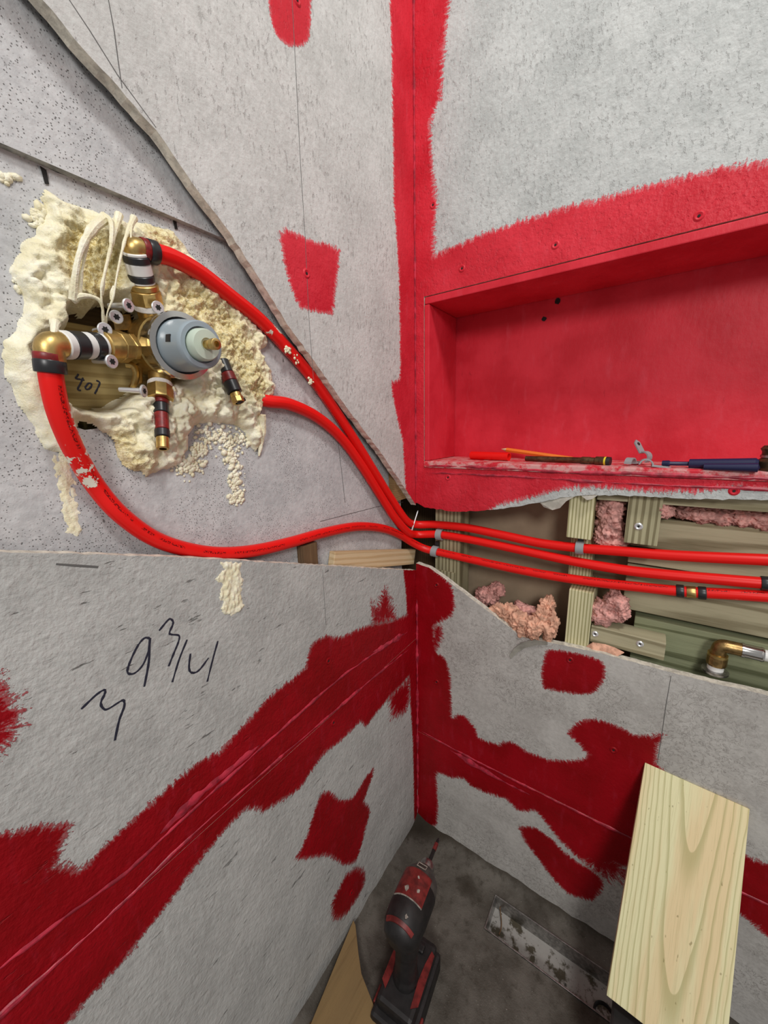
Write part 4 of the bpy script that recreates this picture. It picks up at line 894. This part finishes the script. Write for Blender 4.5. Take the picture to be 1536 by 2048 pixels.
fluff('insulation_batt', 'small pink fibreglass wisp at the right edge of the hanging block', [lp(1328, 1020, .030, .012, .014, .012)], M_PINK, 12, .25)
fluff('insulation_batt', 'dusky pink fibreglass strip above the knotty board at right', [lp(1380+i*34, 1024+i*3, .062, .022, .016, .016) for i in range(7)], M_PINK, 15, .25)
m = MB(); P = [Rr(x, y, Y) for x, y, Y in ((1165, 1298, .012), (1185, 1286, .012), (1210, 1290, .014), (1228, 1296, .014), (1248, 1306, .010), (1232, 1314, .004), (1205, 1306, .006), (1185, 1306, .004))]
m.prism(P, (0, .0015, .0008)); o = m.build('insulation_facing', M_ORNG); tag(o, 'flat scrap of brown-pink insulation facing below the short block', 'insulation')

# ---- things on the niche sill
ZS = NZ0+.014
def on_sill(x, y, r): return Fl(x, y, ZS+r)
def stick(p, q, prof, mat, m=None): d = q-p; ln = d.length; m = m or MB(); m.lathe(p, d, [(t*ln, r) for t, r in prof], 18); return m
yb = .085
def sp(x, Y, r): d = _ray(x, 914); return Vector((CAM[0]+d[0]*(Y-CAM[1])/d[1], Y, ZS+r))
a, b = sp(943, .062, .0080), sp(1018, .045, .0080)
m = MB(); d = (b-a).normalized(); m.lathe(a, d, [(0, .006), (0, .0080), ((b-a).length, .0080), ((b-a).length, .006), (0, .006)], 20); o = m.build('pipe_offcut', M_PEX, smooth=True); tag(o, 'short red pipe offcut at the left end of the niche', 'pipe')
pc = thing('pencil', 'orange carpenter pencil leaning in the niche behind the dark rod', 'pencil', sp(1000, .08, .0))
a, b = on(1, .098, 1003, 898), sp(1145, .068, .0045); d = (b-a).normalized()
m = MB(); m.lathe(a, d, [(.012, 0), (.012, .0045), ((b-a).length, .0045), ((b-a).length, 0)], 6); m.build('shaft', M_ORANGE, pc)
m = MB(); m.lathe(a, d, [(0, .0004), (.004, .0016), (.0125, .0043), (.0125, 0)], 6); m.build('tip', M_PINE, pc)
rod = thing('rod_tool', 'dark bronze rod with a yellow ringed end lying in the niche', 'rod', sp(1052, .05, 0))
a, b = sp(1052, .050, .0052), sp(1222, .018, .0062); d = (b-a).normalized(); ln = (b-a).length
m = MB(); m.lathe(a, d, [(0, 0), (0, .0045), (.03, .0050), (ln*.68, .0050), (ln*.70, .0062), (ln*.78, .0062), (ln*.80, .0054), (ln*.84, .0054), (ln*.85, .0072), (ln*.94, .0072), (ln*.94, 0)], 18); m.build('shaft', M_BRONZE, rod, smooth=True)
m = MB(); m.lathe(a, d, [(ln*.935, .003), (ln*.935, .0070), (ln*.965, .0070), (ln*.965, .003)], 18); m.build('yellow_ring', M_YEL, rod, smooth=True)
m = MB(); m.lathe(a, d, [(ln*.96, 0), (ln*.96, .0072), (ln, .0068), (ln, 0)], 18); m.build('end_cap', M_BLACKP, rod, smooth=True)
def talon(label, c, rz, tilt):
    root = thing('loose_clip', label, 'clip', c, 'loose grey clips in the niche'); Rm = Matrix.Rotation(rz, 3, 'Z') @ Matrix.Rotation(tilt, 3, 'Y')
    m = MB(); n = 8; r0, r1_ = .0075, .0095; wd = .005; vs_, fs = [], []
    for s in (-1, 1):
        for r_ in (r0, r1_):
            for k in range(n+1):
                a_ = math.pi*k/n; vs_.append(Vector(c)+Rm @ Vector((math.cos(a_)*r_, s*wd, .002+math.sin(a_)*r_)))
    q = n+1
    for k in range(n): fs += [(k, k+1, q+k+1, q+k), (2*q+k, 3*q+k, 3*q+k+1, 2*q+k+1), (k, 2*q+k, 2*q+k+1, k+1), (q+k, q+k+1, 3*q+k+1, 3*q+k)]
    fs += [(0, q, 3*q, 2*q), (n, 2*q+n, 3*q+n, q+n)]
    m.add(vs_, fs); m.build('strap', M_GREYCL, root)
    m = MB(); pts = [Vector((.007, -.006, .001)), Vector((.026, -.006, .001)), Vector((.031, 0, .001)), Vector((.026, .006, .001)), Vector((.007, .006, .001))]
    m.prism([Vector(c)+Rm @ p for p in pts], Rm @ Vector((0, 0, .0028))); t_ = m.build('tab', M_GREYCL, root, bevel=.0005)
    m = MB(); m.lathe(Vector(c)+Rm @ Vector((.023, 0, .0039)), Rm @ NZ, [(0, .0028), (.0004, .0027), (.0004, 0)], 12); m.build('screw_hole', M_BLACKP, t_)
talon('loose grey pipe clip in the niche, standing upright', sp(1286, .040, .011), 2.6, -1.0)
talon('loose grey pipe clip in the niche, lying nearest the dark rod', sp(1262, .022, .001), 1.2, 0.0)
talon('loose grey pipe clip in the niche, beside the navy tool', sp(1293, .006, .001), .1, .12)
tool = thing('hand_tool', 'navy handled tool lying in the niche', 'tool', sp(1330, 0, 0))
a, b = sp(1326, .018, .005), sp(1520, .002, .008); d = (b-a).normalized(); ln = (b-a).length
m = MB(); m.lathe(a, d, [(0, 0), (0, .0042), (.008, .0046), (.010, .0030), (ln*.42, .0030), (ln*.42, 0)], 12); m.build('shaft', M_BLUE, tool, smooth=True)
m = MB(); m.lathe(a, d, [(ln*.30, .003), (ln*.31, .0068), (ln*.5, .0072), (ln*.8, .0080), (ln*.97, .0086), (ln, .006), (ln, 0)], 14); m.build('grip', M_BLUE, tool, smooth=True)
m = MB(); s_ = Vector((0, -.012, -.003)); m.lathe(a+s_, d, [(ln*.45, 0), (ln*.46, .0044), (ln*.7, .0050), (ln*.98, .0060), (ln, 0)], 12); m.build('grip', M_BLUE, tool, smooth=True)
kn = thing('dark_knob', 'dark ribbed fitting cut by the right picture edge in the niche', 'fitting', sp(1545, .01, 0))
c = sp(1548, .010, .0); m = MB(); m.lathe(c, NZ, [(0, 0), (0, .014), (.004, .016), (.012, .016), (.016, .012), (.024, .012), (.028, .014), (.032, .011), (.033, 0)], 20); m.build('body', M_BRONZE, kn, smooth=True)
m = MB(); m.lathe(c, NZ, [(.017, .008), (.017, .0132), (.020, .0132), (.020, .008)], 20); m.build('band', M_STEEL, kn, smooth=True)

# ---- linear drain
drain = thing('linear_drain', 'long stainless drain tray set in the floor below the right wall', 'drain', (.5, (DY0+DY1)/2, -.03))
W = .0022
pbox('side_wall', drain, (DX0, DY0, -.035), (DX1, DY0+W, .0035), M_STEEL, .0004)
pbox('side_wall', drain, (DX0, DY1-W, -.035), (DX1, DY1, .0035), M_STEEL, .0004)
pbox('end_wall', drain, (DX0, DY0+W, -.035), (DX0+W, DY1-W, .0035), M_STEEL, .0004)
t = NT('dusty_tray'); p = t.pos(); t.bump(t.noise(p, 120.0, 4), .4, .002)
col = t.mix(t.rng(t.noise(p, 30.0, 6, .7), .50, .60), (.36, .345, .32), (.07, .058, .036)); col = t.mix(t.rng(t.noise(p, 110.0, 3, .6), .66, .72), col, (.05, .045, .04))
M_TRAY = t.out(col, .8)
pbox('tray_base', drain, (DX0+W, DY0+W, -.034), (DX1, DY1-W, -.030), M_TRAY, 0)
c = Fl(1212, 1985, -.028); m = MB(); m.lathe((c.x, (DY0+DY1)/2-.012, -.030), NZ, [(0, .013), (.004, .0135), (.006, .0155), (.004, .017), (0, .0172)], 28); m.build('outlet_ring', M_BLACKP, drain, smooth=True)
m = MB(); m.tube(smooth_path([Fl(1000, 1815, -.02), Fl(1003, 1850, -.026), Fl(998, 1870, -.028)], 5), .0012, 7); m.att = []; m.build('debris', M_DARKW, drain, smooth=True)

# ---- leaning plank and the case it stands on
pt0, pt1 = Rr(1290, 1525, -.002), Rr(1500, 1610, -.002); pb0 = Rr(1213, 1991, -.185)
wv_ = (pt1-pt0); wv_.z = 0; width = wv_.length; lv = pt0-pb0; ln = lv.length; zax = lv.normalized(); xax = (wv_-zax*wv_.dot(zax)).normalized(); yax = zax.cross(xax)
cc = (pb0+pt0)/2+xax*width/2+yax*.0095
plank = wood('lumber_plank', None, cc, (width, .019, ln), M_PLANK, bevel=.001)
plank.matrix_world = Matrix((xax, yax, zax)).transposed().to_4x4(); plank.location = cc
tag(plank, 'pale yellow treated plank leaning against the right wall', 'plank')
case = thing('storage_case', 'grey case on the floor under the lower end of the plank', 'case', (.5, -.2, 0))
zc = pb0.z-.018
m = MB(); m.box((.50, -.195, zc/2-.006), (.125, .100, zc-.014)); m.build('body', M_CASE, case, bevel=.004)
m = MB(); m.box((.50, -.195, zc-.0075), (.131, .106, .012)); m.build('lid', M_BLACKP, case, bevel=.003)
m = MB(); m.box((.4365, -.215, zc*.5), (.004, .012, zc*.8)); m.build('latch', M_STEEL, case, bevel=.001)

# ---- wood offcut on the floor, lower left
ZO = .030
pts = [Fl(x, y, ZO) for x, y in ((703, 1836), (711, 1850), (717, 1906), (723, 1947), (746, 2006), (757, 2052), (764, 2160), (575, 2160), (622, 2046))]
pts = [Vector((max(p.x, .004), p.y, ZO)) for p in pts]; m = MB(); m.prism(pts, (0, 0, -.024))
o = m.build('wood_offcut', M_BROWNW, bevel=.001); tag(o, 'brown pointed wood offcut lying along the left wall beside the driver', 'offcut')
o = wood('packing_strip', None, (.045, -.41, .003), (.05, .02, .006), M_DARKW); tag(o, 'thin dark strip under the brown wood offcut', 'wood strip')

# ---- impact driver
c0 = Fl(855, 1732, .190); c1 = Fl(790, 1893, .190); F_ = (c0-c1); F_.z = 0; bl = F_.length; F_.normalize(); S_ = F_.cross(NZ); Rear = Vector((c1.x, c1.y, .190))
drv = thing('impact_driver', 'dark red and black cordless impact driver standing on its battery', 'power tool', (Rear+F_*.05)-Vector((0, 0, .190)))
def dl_(name, prof, mat, n=28, parent=drv, o=Rear, a0=0, a1=2*math.pi, ref=None):
    m = MB(); m.lathe(o, F_, prof, n, 0, a0, a1, ref); return m.build(name, mat, parent, smooth=True)
dl_('motor_housing', [(.002, 0), (.003, .016), (.010, .026), (.022, .0315), (.045, .0335), (.085, .0335), (.088, .032)], M_BLACKP)
dl_('gear_case', [(.080, .0325), (.092, .0322), (.106, .0285), (.118, .0190), (.121, .0150), (.121, .010)], M_TOOLGREY)
dl_('collet', [(.119, .009), (.120, .0128), (.124, .0134), (.130, .0132), (.134, .0118), (.134, .004)], M_STEEL)
tip = Fl(878, 1676, .190); tl = (tip-Rear).dot(F_)
dl_('driver_bit', [(.130, .0036), (tl-.026, .0036), (tl-.025, .0030), (tl-.006, .0030), (tl, .0006), (tl, 0)], M_BLACKP, 8)
dl_('bit_band', [(tl-.026, .0032), (tl-.026, .0040), (tl-.012, .0040), (tl-.012, .0032)], M_TOOLRED, 8)
dl_('side_label', [(.050, .0330), (.050, .0346), (.086, .0346), (.096, .0338), (.096, .0310)], M_TOOLRED, 14, drv, Rear, -.95, .75, NZ)
for t0, w0 in ((.0485, .0012),): dl_('label_trim', [(t0, .0330), (t0, .0350), (t0+w0, .0350), (t0+w0, .0330)], M_LABEL, 14, drv, Rear, -.95, .75, NZ)
for (s0, h0, r_) in ((.066, -.30, .0035), (.060, .25, .0050), (.083, -.1, .0030), (.024, -.25, .0042)):
    q = Rear+F_*s0+(NZ*math.cos(h0)+S_*math.sin(h0)*-1)*.0344; m = MB(); nn = (q-(Rear+F_*s0)).normalized(); u, v = frame_of(nn)
    m.prism([q+(u*math.cos(k)*r_*random.uniform(.3, 1.2)+v*math.sin(k)*r_*random.uniform(.3, 1.0)) for k in np.linspace(0, 5.6, 9)], nn*.0009); m.build('scuff', M_LABEL, drv)
m = MB(); q = Rear+F_*.1035+NZ*.0262; t_ = (F_*.8-NZ*.35).normalized(); nn = S_.cross(t_); nn = nn if nn.z > 0 else -nn
for du, dv_, w0, l0 in ((0, .0045, .017, .0012), (0, -.0045, .017, .0012), (.008, 0, .0012, .009), (-.008, 0, .0012, .009)):
    Rm = Matrix((S_, t_, nn)).transposed(); m.box(q+S_*du+t_*dv_+nn*.0045, (w0, l0, .0010), Rm)
m.build('badge_frame', M_LABEL, drv)
dl_('rear_vent_stripe', [(.012, .0278), (.012, .0296), (.018, .0318), (.018, .030)], M_TOOLRED, 14, drv, Rear, -.9, .9, NZ)
hb_, ht_ = Rear+F_*.035-NZ*.115, Rear+F_*.045-NZ*.015
m = MB(); m.tube(smooth_path([ht_, ht_+(hb_-ht_)*.35, ht_+(hb_-ht_)*.7, hb_, hb_-NZ*.014], 5), [.021]*8+[.0190]*8+[.022]*5, 16); m.att = []; m.build('handle', M_BLACKP, drv, smooth=True)
m = MB(); m.box(Rear+F_*.067-NZ*.050, (.014, .016, .030), Matrix((S_, F_, NZ)).transposed()); m.build('trigger', M_TOOLRED, drv, bevel=.003)
RB = Matrix((S_, F_, NZ)).transposed(); bc = Rear+F_*.040; bc.z = 0
m = MB(); m.box(bc+NZ*.020, (.078, .128, .040), RB); bat = m.build('battery', M_BLACKP, drv, bevel=.006)
m = MB(); m.box(bc+NZ*.051+F_*.004, (.066, .112, .024), RB); m.build('battery_foot', M_BLACKP, drv, bevel=.007)
m = MB(); m.box(bc+NZ*.063+F_*.040, (.030, .014, .010), RB); m.build('front_hook', M_BLACKP, drv, bevel=.003)
for s in (-1, 1):
    m = MB(); q = bc+S_*s*.0295+F_*.012; m.prism([q+F_*a_+S_*s*b_+NZ*.0640 for a_, b_ in ((.034, -.002), (.030, .0045), (-.040, .0045), (-.048, -.006), (-.012, -.008), (.012, -.006))], NZ*.0010); m.build('battery_label', M_TOOLRED, bat)
    m = MB(); m.box(bc+S_*s*.0400+NZ*.030-F_*.035, (.004, .024, .014), RB); m.build('release_button', M_TOOLRED, bat, bevel=.0015)
